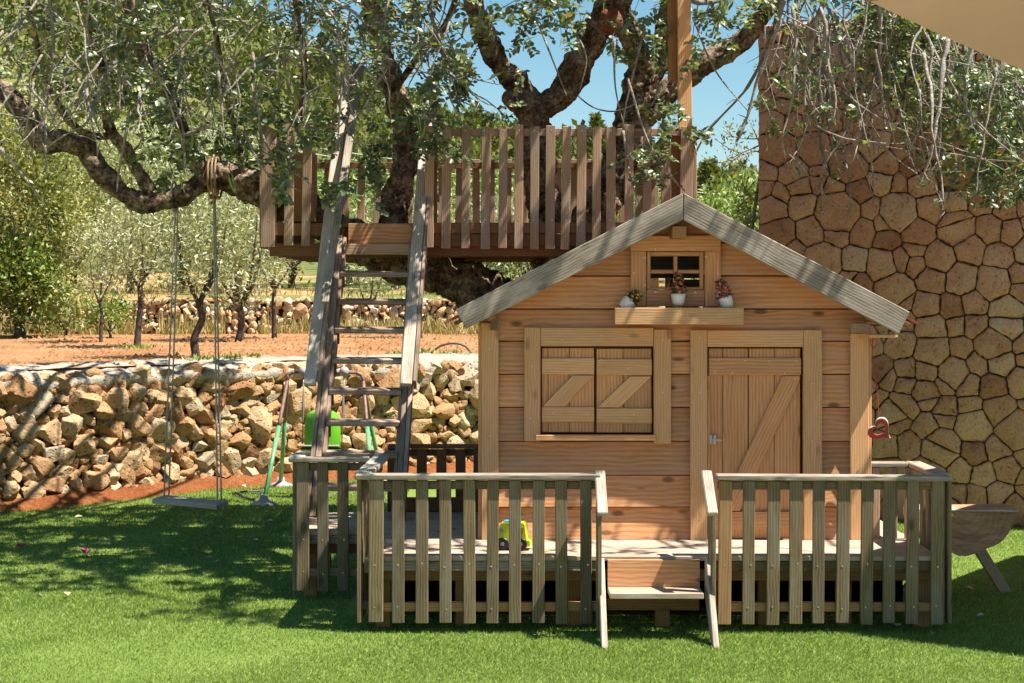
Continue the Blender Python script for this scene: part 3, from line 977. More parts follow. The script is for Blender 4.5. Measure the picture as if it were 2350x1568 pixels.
def make_deck():
    t = thing('porch_deck', 'low timber deck on short posts under the playhouse', 'deck', (0.7, 9.2, 0))
    bw = 0.092
    y = 8.47
    while y < 10.7:
        x0 = -0.735 if y < 9.36 else -1.19
        if y > 10.2: x0 = -0.19
        board('deck_board', (x0 + jit(.006), y + bw / 2, DZ - 0.0125), (2.165 + jit(.006), y + bw / 2, DZ - 0.0125), bw - 0.005, 0.025, M_deck, t, UP)
        y += bw
    # rims and beams
    board('rim_board', (-0.72, 8.495, DZ - 0.052), (0.455, 8.495, DZ - 0.052), 0.05, 0.03, M_grey, t)
    board('rim_board', (1.0, 8.495, DZ - 0.052), (2.15, 8.495, DZ - 0.052), 0.05, 0.03, M_picket, t)
    board('beam', (-0.72, 8.56, DZ - 0.107), (2.15, 8.56, DZ - 0.107), 0.058, 0.05, M_beam, t)
    board('rim_board', (-0.735, 8.51, DZ - 0.06), (-0.735, 9.36, DZ - 0.06), 0.065, 0.03, M_grey, t, (-1, 0, 0))
    board('rim_board', (2.165, 8.51, DZ - 0.06), (2.165, 10.6, DZ - 0.06), 0.065, 0.03, M_picket, t, (1, 0, 0))
    board('rim_board', (-1.18, 9.415, DZ - 0.052), (-0.76, 9.415, DZ - 0.052), 0.05, 0.03, M_grey, t)
    board('beam', (-1.16, 9.47, DZ - 0.107), (-0.2, 9.47, DZ - 0.107), 0.058, 0.05, M_joist, t)
    for x in (-0.2, 0.45, 1.1, 1.7):
        board('joist', (x, 8.6, DZ - 0.075), (x, 10.6, DZ - 0.075), 0.09, 0.045, M_joist, t, (1, 0, 0))
    for px, Yp in ((880, 8.62), (1062, 8.66), (1315, 8.66), (1519, 8.62), (1755, 8.66), (1935, 8.66), (2112, 8.62)):
        x = (px - 1175) / F * Yp
        board('post', (x, Yp, -0.01), (x, Yp, DZ - 0.14), 0.075, 0.07, M_beam, t)
    for (x, yy) in ((-1.14, 9.50), (-1.14, 10.2), (-0.3, 10.2), (-0.3, 10.6), (2.1, 10.6), (0.9, 10.6), (-0.5, 9.5), (0.9, 9.6)):
        board('post', (x, yy, -0.01), (x, yy, DZ - 0.14 + (0.1 if yy > 9.55 else 0)), 0.075, 0.07, M_beam, t)
    # added near-black boards paint the shade under the deck, closing the crawl space
    board('shade_board', (-0.7, 10.66, 0.17), (2.15, 10.66, 0.17), 0.33, 0.02, M_deck_shade, t)
    board('shade_board', (2.12, 9.2, 0.17), (2.12, 10.64, 0.17), 0.33, 0.02, M_deck_shade, t, (1, 0, 0))
    board('shade_board', (-0.66, 9.6, 0.17), (-0.66, 10.64, 0.17), 0.33, 0.02, M_deck_shade, t, (1, 0, 0))
    board('shade_board', (-0.64, 9.0, 0.17), (2.1, 9.0, 0.17), 0.33, 0.02, M_deck_shade, t)
make_deck()

RZ = 0.775      # underside of the railing caps
def xs_at(list_px, Y): return [(p - 1175) / F * Y for p in list_px]

def railing_front_left():
    t = thing('picket_railing', 'weathered picket railing left of the porch steps with the lime toy truck behind', 'railing', (-0.15, 8.46, 0))
    Y = 8.44
    sc = []
    for i, x in enumerate(xs_at([863, 913, 968, 1023, 1077, 1130, 1182, 1235, 1289, 1346], Y)):
        w_ = 0.074 if i == 0 else 0.061 + jit(.003)
        z0 = 0.052 + jit(.006)
        board('picket', (x + jit(.002), Y + jit(.002), z0), (x + jit(.004), Y, RZ - 0.003), w_, 0.021, M_picket, t)
        for z in (DZ - 0.04, 0.13): sc.append(((x + jit(.008), Y - 0.0105, z + jit(.01)), (0, -1, 0)))
    board('lower_rail', (-0.72, Y + 0.032, 0.13), (0.44, Y + 0.032, 0.13), 0.045, 0.04, M_beam, t)
    board('upper_rail', (-0.72, Y + 0.032, RZ - 0.03), (0.44, Y + 0.032, RZ - 0.03), 0.04, 0.04, M_picket, t)
    board('cap_rail', (-0.79, Y + 0.012, RZ + 0.015), (0.445, Y + 0.012, RZ + 0.0155), 0.082, 0.028, M_grey, t, UP, 0.005)
    # return along the left side
    board('cap_rail', (-0.757, Y + 0.056, RZ + 0.017), (-0.735, 9.44, RZ + 0.017), 0.085, 0.028, M_white, t, UP, 0.005)
    for yy in (8.47, 8.58, 8.69, 8.80, 8.91, 9.02, 9.13, 9.24, 9.35):
        board('picket', (-0.772, yy, 0.052), (-0.772, yy, RZ), 0.061, 0.021, M_picket, t, (-1, 0, 0))
    board('upper_rail', (-0.742, Y + 0.06, RZ - 0.03), (-0.742, 9.38, RZ - 0.03), 0.04, 0.036, M_picket, t, (-1, 0, 0))
    board('lower_rail', (-0.742, Y + 0.06, 0.13), (-0.742, 9.38, 0.13), 0.045, 0.036, M_picket, t, (-1, 0, 0))
    screws(t, sc)
railing_front_left()

def railing_front_right():
    t = thing('picket_railing', 'longer picket railing right of the porch steps below the playhouse door', 'railing', (1.6, 8.46, 0))
    Y = 8.44
    sc = []
    for i, x in enumerate(xs_at([1663, 1718.5, 1774, 1826, 1878.5, 1933.6, 1989, 2040, 2093.6, 2150.6], Y)):
        mat = M_picket2 if i == 0 else M_picket
        z0 = 0.048 + jit(.006)
        board('picket', (x - 0.003 + jit(.002), Y + jit(.002), z0), (x + 0.003 + jit(.003), Y, RZ - 0.005), 0.063 + jit(.003), 0.021, mat, t)
        for z in (DZ - 0.04, 0.13): sc.append(((x + jit(.008), Y - 0.0105, z + jit(.01)), (0, -1, 0)))
    board('lower_rail', (1.04, Y + 0.032, 0.13), (2.15, Y + 0.032, 0.13), 0.045, 0.04, M_beam, t)
    board('upper_rail', (1.04, Y + 0.032, RZ - 0.032), (2.15, Y + 0.032, RZ - 0.032), 0.04, 0.04, M_picket, t)
    board('cap_rail', (1.03, Y + 0.012, RZ + 0.013), (2.21, Y + 0.012, RZ + 0.006), 0.082, 0.028, M_grey, t, UP, 0.005)
    board('cap_rail', (2.188, Y + 0.056, RZ + 0.012), (2.188, 9.14, RZ + 0.012), 0.082, 0.026, M_deck, t, UP, 0.005)
    board('cap_rail', (1.94, 9.10, RZ + 0.0115), (2.145, 9.10, RZ + 0.0115), 0.075, 0.026, M_grey, t, UP, 0.005)
    for yy in (8.47, 8.60, 8.73, 8.86, 8.99):
        board('picket', (2.207, yy, 0.048), (2.207, yy, RZ - 0.002), 0.061, 0.021, M_picket, t, (1, 0, 0))
    board('post', (2.165, 8.53, DZ), (2.165, 8.53, RZ - 0.05), 0.05, 0.045, M_deck, t)
    board('upper_rail', (2.18, Y + 0.06, RZ - 0.03), (2.18, 9.1, RZ - 0.03), 0.04, 0.03, M_slat, t, (1, 0, 0))
    for x in (1.975, 2.07, 2.15):
        board('picket', (x, 9.085, DZ - 0.03), (x, 9.085, RZ - 0.003), 0.04, 0.021, M_slat, t)
    screws(t, sc)
railing_front_right()

def railing_wing():
    t = thing('picket_railing', 'short set back picket railing at the foot of the ladder', 'railing', (-1.0, 9.36, 0))
    Y = 9.345
    sc = []
    for i, x in enumerate(xs_at([695, 741.5, 788, 836], Y)):
        board('picket', (x, Y, 0.055 + jit(.005)), (x + jit(.004), Y, RZ - 0.003), 0.07 if i == 0 else 0.062, 0.021, M_picket, t)
        for z in (DZ - 0.04, 0.155): sc.append(((x + jit(.006), Y - 0.0105, z + jit(.01)), (0, -1, 0)))
    board('cap_rail', (-1.245, Y + 0.012, RZ + 0.013), (-0.80, Y + 0.012, RZ + 0.013), 0.085, 0.026, M_grey, t, UP, 0.005)
    board('lower_rail', (-1.19, Y + 0.032, 0.155), (-0.79, Y + 0.032, 0.155), 0.045, 0.04, M_picket, t)
    board('upper_rail', (-1.19, Y + 0.032, RZ - 0.03), (-0.79, Y + 0.032, RZ - 0.03), 0.04, 0.04, M_picket, t)
    board('cap_rail', (-1.21, Y + 0.057, RZ + 0.0135), (-1.21, 9.72, RZ + 0.0135), 0.085, 0.026, M_white, t, UP, 0.005)
    for yy in (9.375, 9.49, 9.60, 9.70):
        board('picket', (-1.215, yy, 0.055), (-1.215, yy, RZ - 0.002), 0.061, 0.021, M_picket, t, (-1, 0, 0))
    screws(t, sc)
railing_wing()

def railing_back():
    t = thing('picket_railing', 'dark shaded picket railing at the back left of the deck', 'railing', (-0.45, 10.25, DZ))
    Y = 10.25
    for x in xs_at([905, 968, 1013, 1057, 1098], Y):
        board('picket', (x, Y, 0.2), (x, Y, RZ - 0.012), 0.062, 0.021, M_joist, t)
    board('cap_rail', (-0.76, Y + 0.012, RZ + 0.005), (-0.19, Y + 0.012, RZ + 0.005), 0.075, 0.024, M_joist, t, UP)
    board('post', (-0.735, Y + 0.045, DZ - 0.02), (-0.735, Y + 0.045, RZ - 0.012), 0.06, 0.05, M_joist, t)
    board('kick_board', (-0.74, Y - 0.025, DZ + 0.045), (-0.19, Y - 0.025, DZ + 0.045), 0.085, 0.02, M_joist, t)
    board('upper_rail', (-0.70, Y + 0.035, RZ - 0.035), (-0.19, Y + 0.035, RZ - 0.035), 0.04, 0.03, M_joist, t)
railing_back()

def steps():
    t = thing('porch_steps', 'short wooden steps with one tread between the picket railings', 'steps', (0.7, 8.3, 0))
    xl, xr = 0.462, 0.965
    slab('riser', [(xl + .02, 8.425, 0.205), (xr - .02, 8.425, 0.205), (xr - .02, 8.425, 0.372), (xl + .02, 8.425, 0.372)], 0.025, (0, -1, 0), (1, 0, 0), M_siding, t)
    board('tread', (xl + .02, 8.335, 0.222), (xr - .02, 8.335, 0.222), 0.175, 0.028, M_deck, t, UP)
    board('bottom_rail', (xl + .02, 8.46, 0.145), (xr - .02, 8.46, 0.145), 0.06, 0.03, M_joist, t)
    for x, dx in ((xl, 0.0), (xr, 0.012)):
        pts = [(x, 8.44, 0.36), (x + dx * .3, 8.38, 0.39), (x + dx, 8.07, 0.0), (x + dx, 8.17, 0.0), (x, 8.44, 0.20)]
        slab('stringer', pts, 0.03, (1 if x == xl else -1, 0, 0), (0, -0.6, -0.75), M_white, t, 0.004)
        s = -1 if x == xl else 1
        board('picket', (x + s * 0.03, 8.28, 0.05), (x + s * 0.03, 8.28, 0.66), 0.062, 0.021, M_picket, t, (1, 0, 0))
        board('picket', (x + s * 0.03, 8.385, 0.05), (x + s * 0.03, 8.385, 0.74), 0.062, 0.021, M_picket, t, (1, 0, 0))
        board('handrail', (x + s * 0.018, 8.47, RZ + 0.036), (x + s * 0.018, 8.20, 0.63), 0.052, 0.028, M_white, t, (0, -0.4, 1), 0.005)
steps()

# ------------------------------------------------------------------ playhouse
HY = 9.05
def hx(px): return (px - 1175) / F * HY
def hz(py): return EYE - (py - 680) / F * HY
HX0, HX1 = hx(1105), hx(1993)
HXC = 0.892
SL = math.tan(R(27.4))
APEX_Z = 2.245 - 0.10
def roof_under(x): return APEX_Z - abs(x - HXC) * SL

house = thing('playhouse', 'small orange cedar playhouse with shuttered window, door and gable roof', 'playhouse', (HXC, HY, DZ))
HB = 10.60      # back wall

def siding(parent, x0, x1, Y, ny, holes=()):
    """lap siding in the XZ plane, one prism per board piece, clipped by the gable"""
    rows = [1238, 1164, 1091, 1013, 935, 859, 783, 709, 633, 557, 500]
    for a, b in zip(rows, rows[1:]):
        z0, z1 = hz(a) + 0.003, hz(b)
        zt = z1 - 0.005
        segs = [(x0, x1)]
        for (h0, h1, q0, q1) in holes:
            if z1 > q0 + 0.02 and z0 < q1 - 0.02:
                ns = []
                for (s0, s1) in segs:
                    if h0 > s0: ns.append((s0, min(s1, h0)))
                    if h1 < s1: ns.append((max(s0, h1), s1))
                segs = [s for s in ns if s[1] - s[0] > 0.01]
        for (s0, s1) in segs:
            def lim(z): 
                half = (APEX_Z - z) / SL
                return max(s0, HXC - half), min(s1, HXC + half)
            l0, r0 = lim(z0); l1, r1 = lim(zt)
            if r0 - l0 < 0.02: continue
            if r1 - l1 < 0.0: m = (l1 + r1) / 2; l1 = r1 = m
            # if gable cuts the board at its side, add a knee point
            def prof(l0, l1, side):
                pts = [(l0, z0)]
                if side < 0: kz = APEX_Z - (HXC - s0) * SL; kx = s0
                else: kz = APEX_Z - (s1 - HXC) * SL; kx = s1
                if z0 < kz < zt and abs(l1 - l0) > 1e-4: pts.append((kx, kz))
                pts.append((l1, zt)); return pts
            left = prof(l0, l1, -1); right = prof(r0, r1, 1)
            poly = right + left[::-1]
            cx = (l0 + r0) / 2; cz = (z0 + zt) / 2
            V = []
            for (x, z) in poly:
                t_ = (z - z0) / (zt - z0)
                V.append((x - cx, z - cz, 0.034 - 0.030 * t_))
            k = len(V)
            V += [(x - cx, z - cz, 0.0) for (x, z) in poly]
            fcs = [tuple(range(k)), tuple(range(2 * k - 1, k - 1, -1))] + [(i, i + k, (i + 1) % k + k, (i + 1) % k) for i in range(k)]
            M = Matrix(((1, 0, 0, cx), (0, 0, -1, Y), (0, 1, 0, cz), (0, 0, 0, 1)))
            if ny > 0:
                M = Matrix(((-1, 0, 0, cx), (0, 0, 1, Y), (0, 1, 0, cz), (0, 0, 0, 1)))
                V = [(-x, y, z) for (x, y, z) in V]; fcs = [q[::-1] for q in fcs]
            obj('siding_board', mesh_py('siding_board', V, fcs, M_siding), parent, M)

win_hole = (hx(1238), hx(1500), hz(996), hz(794))
door_hole = (hx(1622), hx(1843), hz(1243), hz(795))
gab_hole = (hx(1484), hx(1614), hz(664), hz(578))
siding(house, HX0 + 0.02, HX1 - 0.02, HY + 0.030, -1, [win_hole, door_hole, gab_hole])
siding(house, HX0 + 0.02, HX1 - 0.02, HB, 1, [(0.86, 1.0, 1.66, 1.80)])
for (q0, q1, r0, r1) in ((HX0 + .03, hx(1236), DZ, 1.5), (hx(1236), hx(1502), DZ, hz(1000)), (hx(1236), hx(1502), hz(790), 1.6), (hx(1502), hx(1620), DZ, 1.6), (hx(1846), HX1 - .03, DZ, 1.55), (hx(1502), hx(1846), hz(790), 1.62)):
    obj('sheathing', box_mesh(q1 - q0, r1 - r0, 0.006, M_joint), house, Matrix.Translation(((q0 + q1) / 2, HY + 0.034, (r0 + r1) / 2)) @ Matrix.Rotation(R(90), 4, 'X'))
for (q0, q1) in ((HX0 + .05, hx(1482)), (hx(1616), HX1 - .05)):
    zs = 1.5
    pts = [(q0, HY + 0.031, zs), (q1, HY + 0.031, zs), (q1, HY + 0.031, roof_under(q1) - .01), (q0, HY + 0.031, roof_under(q0) - .01)]
    slab('sheathing', pts, 0.005, (0, -1, 0), (1, 0, 0), M_joint, house)
# side walls
for (X, nx) in ((HX0 + 0.02, -1), (HX1 - 0.02, 1)):
    rows = [1238, 1164, 1091, 1013, 935, 859, 783, 735]
    for a, b in zip(rows, rows[1:]):
        z0, z1 = hz(a), hz(b)
        board('side_board', (X, HY + 0.03, (z0 + z1) / 2), (X, HB - 0.002, (z0 + z1) / 2), z1 - z0 + 0.008, 0.02, M_siding, house, (nx, 0, -0.05))
# corner boards
FY = HY - 0.004          # face of the trim
def trim(name, x0, x1, y0, y1, Y, th, mat, parent=house, horiz=None):
    X0, X1 = hx(x0), hx(x1); Z0, Z1 = hz(y1), hz(y0)
    if horiz is None: horiz = (X1 - X0) > (Z1 - Z0)
    if horiz: return board(name, (X0, Y + th / 2, (Z0 + Z1) / 2), (X1, Y + th / 2, (Z0 + Z1) / 2), Z1 - Z0, th, mat, parent)
    return board(name, ((X0 + X1) / 2, Y + th / 2, Z0), ((X0 + X1) / 2, Y + th / 2, Z1), X1 - X0, th, mat, parent)
trim('corner_board', 1105, 1144, 741, 1240, HY - 0.022, 0.022, M_cedar)
trim('corner_board', 1950, 1992, 765, 1240, HY - 0.022, 0.022, M_cedar)
board('corner_board', (HX1 + 0.008, HY + 0.035, DZ), (HX1 + 0.008, HY + 0.035, hz(765)), 0.06, 0.02, M_cedar, house, (1, 0, 0))
board('corner_board', (HX0 - 0.008, HY + 0.035, DZ), (HX0 - 0.008, HY + 0.035, hz(745)), 0.06, 0.02, M_cedar, house, (-1, 0, 0))
trim('door_sill', 1622, 1843, 1236, 1243, HY - 0.008, 0.03, M_joist)
board('base_rail', (HX0 + .02, HY + 0.035, DZ + 0.012), (HX1 - .02, HY + 0.035, DZ + 0.012), 0.02, 0.03, M_joist, house)

# window with shutters
def window():
    o = trim('window_frame', 1241, 1499, 752, 794, FY - 0.02, 0.022, M_cedar)
    trim('frame_side', 1203, 1240, 751, 1012, FY - 0.022, 0.024, M_cedar, o)
    trim('frame_side', 1500, 1539, 756, 1017, FY - 0.022, 0.024, M_cedar, o)
    trim('sill', 1229, 1503, 997, 1010, FY - 0.045, 0.05, M_door, o)
    trim('reveal', 1240, 1500, 792, 796, FY + 0.004, 0.03, M_joist, o)
    obj('dark_backing', box_mesh(hx(1500) - hx(1238), hz(794) - hz(996), 0.008, M_joist), o, Matrix.Translation(((hx(1238) + hx(1500)) / 2, HY + 0.05, (hz(794) + hz(996)) / 2)) @ Matrix.Rotation(R(90), 4, 'X'))
    for k, (a, b, split) in enumerate(((1243, 1363.5, (1243, 1258, 1307, 1363.5)), (1369, 1496, (1369, 1430, 1496)))):
        y0, y1 = 799 + k * 1.5, 992 + k
        s = trim('shutter', a, b, 822 + 2 * k, 859 + 2 * k, FY - 0.006, 0.018, M_cedar)
        trim('batten', a, b, 934 + 3 * k, 969 + 3 * k, FY - 0.006, 0.018, M_cedar, s)
        for c0, c1 in zip(split, split[1:]):
            trim('plank', c0 + 0.5, c1 - 0.5, y0, y1, FY + 0.0125, 0.016, M_door, s)
        d = 2 * k
        slab('brace', [(hx(a + 2), FY - 0.0055, hz(933 + d)), (hx(a + 54), FY - 0.0055, hz(933 + d)), (hx(b - 1), FY - 0.0055, hz(862 + d)), (hx(b - 50), FY - 0.0055, hz(862 + d))],
             0.0178, (0, -1, 0), (hx(b) - hx(a + 52), 0, hz(860) - hz(933)), M_cedar, s, 0.002)
window()

def door():
    o = trim('door_frame', 1622.5, 1842, 758, 796, FY - 0.02, 0.022, M_cedar)
    trim('frame_side', 1583, 1622, 757, 1243, FY - 0.022, 0.024, M_cedar, o)
    trim('frame_side', 1842.5, 1885, 757, 1243, FY - 0.022, 0.024, M_cedar, o)
    trim('hinge_strip', 1622.5, 1629, 862, 1172, FY - 0.004, 0.014, M_door, o)
    obj('dark_backing', box_mesh(hx(1843) - hx(1622), hz(795) - hz(1243), 0.008, M_joist), o, Matrix.Translation(((hx(1843) + hx(1622)) / 2, HY + 0.05, (hz(795) + hz(1243)) / 2)) @ Matrix.Rotation(R(90), 4, 'X'))
    d = trim('door', 1626, 1838, 821, 861, FY - 0.006, 0.018, M_door)
    trim('batten', 1630, 1837, 1174, 1214, FY - 0.006, 0.018, M_door, d)
    for c0, c1 in ((1627, 1658.5), (1659.5, 1717), (1719, 1777.5), (1778.5, 1837)):
        trim('plank', c0, c1, 800, 1237, FY + 0.0125, 0.016, M_door, d)
    yq = FY - 0.0055
    slab('brace', [(hx(1672), yq, hz(1172)), (hx(1672), yq, hz(1129)), (hx(1795), yq, hz(863)), (hx(1834), yq, hz(863)), (hx(1836), yq, hz(868)), (hx(1697), yq, hz(1172))],
         0.0178, (0, -1, 0), (hx(1820) - hx(1680), 0, hz(863) - hz(1150)), M_door, d, 0.002)
    h = board('hinge', (hx(1628), FY - 0.003, hz(1009)), (hx(1643), FY - 0.003, hz(1009)), hz(998) - hz(1020), 0.004, M_hinge, d)
    board('hinge_strap', (hx(1643), FY - 0.0035, hz(1010)), (hx(1655), FY - 0.0035, hz(1010)), 0.012, 0.003, M_hinge, d)
    tube('hinge_pin', [(hx(1636), FY - 0.008, hz(997)), (hx(1636), FY - 0.008, hz(1021))], [0.005, 0.005], M_hinge, d, 8)
    sc = []
    for (px, py) in ((1648, 826), (1710, 828), (1765, 829), (1827, 830), (1640, 855), (1680, 856), (1800, 857), (1823, 870), (1700, 1190), (1760, 1190), (1810, 1190)):
        sc.append(((hx(px), FY - 0.006, hz(py)), (0, -1, 0)))
    screws(d, sc, 0.004)
door()

def gable_window():
    o = trim('gable_window', 1446.5, 1653, 541, 577, FY - 0.02, 0.022, M_door)
    trim('frame_side', 1446.5, 1482, 577.5, 703, FY - 0.02, 0.022, M_door, o)
    trim('frame_side', 1616.5, 1653, 577.5, 703, FY - 0.02, 0.022, M_door, o)
    trim('apron_board', 1483, 1616, 665, 703, FY - 0.012, 0.02, M_door, o)
    yq = FY + 0.002
    for (a, b, c, d) in ((1484, 1493, 578, 664), (1605, 1615, 578, 664)): trim('sash', a, b, c, d, yq, 0.02, M_door, o)
    for (c, d) in ((578, 588), (659, 664.5)): trim('sash', 1493, 1605, c, d, yq + 0.001, 0.018, M_door, o)
    trim('mullion', 1545.5, 1554.5, 588, 659, yq - 0.002, 0.02, M_door, o)
    trim('mullion', 1493, 1545, 619, 628, yq + 0.002, 0.016, M_door, o)
    trim('mullion', 1555, 1605, 619, 628, yq + 0.002, 0.016, M_door, o)
    for (a, b) in ((1493, 1545.5), (1554.5, 1605)):
        for (c, d) in ((588, 619), (628, 659)):
            trim('pane', a, b, c, d, yq + 0.010, 0.003, M_glass, o)
    sc = [((hx(a), FY - 0.02, hz(b)), (0, -1, 0)) for a, b in ((1503, 572), (1590, 573), (1479, 592), (1619, 590), (1454, 627), (1647, 628), (1479, 655))]
    sc += [((hx(a), FY - 0.012, hz(b)), (0, -1, 0)) for a, b in ((1504, 671), (1595, 671))]
    screws(o, sc, 0.005)
    b = trim('window_box', 1407, 1698, 706, 744, 8.895, 0.02, M_cedar)
    board('box_shelf', (hx(1410), 8.981, hz(714)), (hx(1695), 8.981, hz(714)), 0.13, 0.018, M_siding, b, UP)
    for x in (1411, 1694):
        board('box_side', (hx(x), 8.917, hz(727)), (hx(x), 9.045, hz(727)), 0.075, 0.016, M_siding, b, (1, 0, 0))
    board('box_floor', (hx(1414), 8.981, hz(741)), (hx(1691), 8.981, hz(741)), 0.125, 0.014, M_siding, b, UP)
gable_window()

# roof
FA = 8.865
def fp(px, py, Y=8.83): return W(px, py, Y)
fl = slab('fascia_board', [fp(1567.3, 443), fp(1567.3, 505), fp(1070, 754.5), fp(1045, 711)], 0.035, (0, -1, 0), (-0.89, 0, -0.456), M_grey, house, 0.004)
fr = slab('fascia_board', [fp(1568.7, 443), fp(1568.7, 505), fp(2063, 767.5), fp(2088, 716)], 0.035, (0, -1, 0), (0.886, 0, -0.463), M_grey, house, 0.004)
def roof():
    ax = (1568 - 1175) / F * 8.83; az = EYE + 237 / F * 8.83
    for s, ex, ez in ((-1, -0.315, EYE - 36 / F * 8.83), (1, 2.12, EYE - 40 / F * 8.83)):
        d = Vector((ex - ax, 0, ez - az)); L_ = d.length; d.normalize()
        nrm = Vector((-d.z * s * (1 if s > 0 else 1), 0, d.x * s)) if s > 0 else Vector((d.z, 0, -d.x))
        if nrm.z < 0: nrm = -nrm
        # roof planks running down the slope, side by side towards the back
        p0 = Vector((ax, 0, az)) - nrm * 0.062; 
        k = 0
        y = 8.87
        while y < 10.85:
            a = p0 + d * 0.0 + Vector((0, y + 0.055, 0)); b = p0 + d * (L_ + 0.02) + Vector((0, y + 0.055, 0))
            board('roof_plank', a, b, 0.108, 0.022, M_door if k % 3 else M_joist, house, nrm)
            y += 0.11; k += 1
        # shingle courses
        n = 8
        for i in range(n):
            q0 = L_ * i / n; q1 = L_ * (i + 1) / n + (0.05 if i == n - 1 else 0.02)
            off = nrm * (-0.030 + 0.0)
            tilt = nrm * 0.012
            pts = [Vector((ax, 8.872, az)) + d * q0 + off, Vector((ax, 8.872, az)) + d * q1 + off + tilt * 0.8, Vector((ax, 10.86, az)) + d * q1 + off + tilt * 0.8, Vector((ax, 10.86, az)) + d * q0 + off]
            slab('shingle_course', pts, 0.012, nrm, d, M_shingle, house)
        # bargeboard at the back
        slab('fascia_board', [Vector((ax, 10.90, az)), Vector((ax, 10.90, az - 0.14)), Vector((ex, 10.90, ez - 0.12)), Vector((ex, 10.90, ez))], 0.03, (0, 1, 0), d, M_grey, house)
        # eave purlin and eave board under the overhang
        pe = p0 + d * (L_ - 0.17) - nrm * 0.04
        board('purlin', pe + Vector((0, 8.90, 0)), pe + Vector((0, 10.8, 0)), 0.05, 0.06, M_beam, house, nrm)
    board('ridge_purlin', (ax - 0.015, 8.88, az - 0.205), (ax - 0.015, 10.8, az - 0.205), 0.075, 0.065, M_beam, house, UP)
    board('purlin_end', W(1134, 742, 9.0) + Vector((0, -0.02, 0)), W(1134, 742, 9.0) + Vector((0, 0.03, 0)), 0.04, 0.075, M_picket, house, UP)
    board('eave_block', (hx(1945), 8.98, hz(752)), (hx(1988), 8.98, hz(752)), 0.05, 0.07, M_slat, house)
    board('eave_board', W(1993, 771, 8.93), W(2056, 771, 8.93), 0.016, 0.10, M_cedar, house)
roof()
# side gutters of nails/screws on the trims
sc = []
for (px, py) in ((1290, 779), (1380, 770), (1460, 762), (1222, 840), (1520, 900), (1217, 960), (1520, 780), (1262, 845), (1380, 826), (1270, 948), (1348, 951), (1455, 951), (1300, 825), (1440, 846), (1375, 828)):
    sc.append(((hx(px), FY - 0.0062, hz(py)), (0, -1, 0)) if 1243 < px < 1497 and py > 798 else ((hx(px), FY - 0.0222, hz(py)), (0, -1, 0)))
for (px, py) in ((1605, 775), (1605, 900), (1604, 1040), (1604, 1190), (1862, 775), (1865, 880), (1862, 1011), (1863, 1150), (1700, 776), (1775, 775), (1124, 800), (1124, 1000), (1970, 900), (1970, 1075)):
    sc.append(((hx(px), FY - 0.0222, hz(py)), (0, -1, 0)))
screws(house, sc, 0.0042)

# ------------------------------------------------------------------ flower pots
def flower_pot(px, py, Y, tilt, colors, label, h=0.12, cone=True, seed=1):
    base = W(px, py, Y)
    rr = random.Random(seed)
    t = thing('flower_pot', label, 'flower pot', tuple(base), 'flower pots on the window box')
    Mr = Matrix.Translation(base) @ Matrix.Rotation(tilt, 4, 'Y')
    prof = [(0.0, 0.0), (0.026, 0.0), (0.034, 0.02), (0.038, 0.05), (0.0385, 0.062), (0.035, 0.062), (0.032, 0.045), (0.0, 0.045)]
    v = []; f = []; n = 18
    for (r, z) in prof:
        for k in range(n): v.append((r * math.cos(2 * math.pi * k / n), r * math.sin(2 * math.pi * k / n), z))
    for i in range(len(prof) - 1):
        for k in range(n): f.append((i * n + k, i * n + (k + 1) % n, (i + 1) * n + (k + 1) % n, (i + 1) * n + k))
    obj('pot', mesh_py('pot', v, f, M_pot, True), t, Mr)
    # foliage: small leaves round a cone
    v = []; f = []
    for i in range(150):
        z = 0.05 + h * rr.random() * 0.95
        k = max(0.0, 1 - (z - 0.05) / h)
        r = (0.038 * k ** 0.7 + 0.008) * rr.uniform(0.5, 1.05)
        a = rr.uniform(0, 6.28)
        c = Vector((r * math.cos(a), r * math.sin(a), z))
        d = Vector((math.cos(a) + rr.gauss(0, .5), math.sin(a) + rr.gauss(0, .5), rr.uniform(-.2, .9))).normalized() * rr.uniform(0.012, 0.022)
        s = d.cross(Vector((rr.gauss(0, 1), rr.gauss(0, 1), 1))).normalized() * 0.005
        o = len(v); v += [c, c + d * .5 + s, c + d, c + d * .5 - s]; f.append((o, o + 1, o + 2, o + 3))
    fo = obj('foliage', mesh_py('foliage', v, f, M_flowerleaf), t, Mr)
    for i in range(20):
        z = 0.055 + h * (i + rr.random()) / 21
        k = max(0.0, 1 - (z - 0.05) / h)
        r = 0.040 * k ** 0.7 + 0.008
        a = i * 2.4 + rr.uniform(-.3, .3)
        bm = bmesh.new(); bmesh.ops.create_icosphere(bm, subdivisions=1, radius=0.0085)
        for q in bm.verts: q.co *= rr.uniform(0.75, 1.25)
        me = bpy.data.meshes.new('blossom'); bm.to_mesh(me); bm.free(); me.materials.append(colors[i % len(colors)])
        obj('blossom', me, t, Mr @ Matrix.Translation((r * math.cos(a), r * math.sin(a), z)))
M_fy = flat('yellow_blossom', (0.55, 0.35, 0.05), 0.7); M_fo = flat('orange_blossom', (0.60, 0.16, 0.05), 0.7); M_fr = flat('red_blossom', (0.55, 0.06, 0.05), 0.7); M_fp = flat('pink_blossom', (0.62, 0.22, 0.18), 0.7)
flower_pot(1556.5, 701, 8.975, 0, [M_fo, M_fr, M_fo, M_fp], 'upright white pot of orange blossoms in the middle of the window box', 0.125, seed=2)
flower_pot(1428, 707, 8.975, 0.85, [M_fy], 'tilted white pot of yellow blossoms at the left of the window box', 0.075, seed=3)
flower_pot(1671, 707, 8.975, -0.3, [M_fp, M_fp, M_fr], 'tilted white pot of pink blossoms at the right of the window box', 0.11, seed=4)

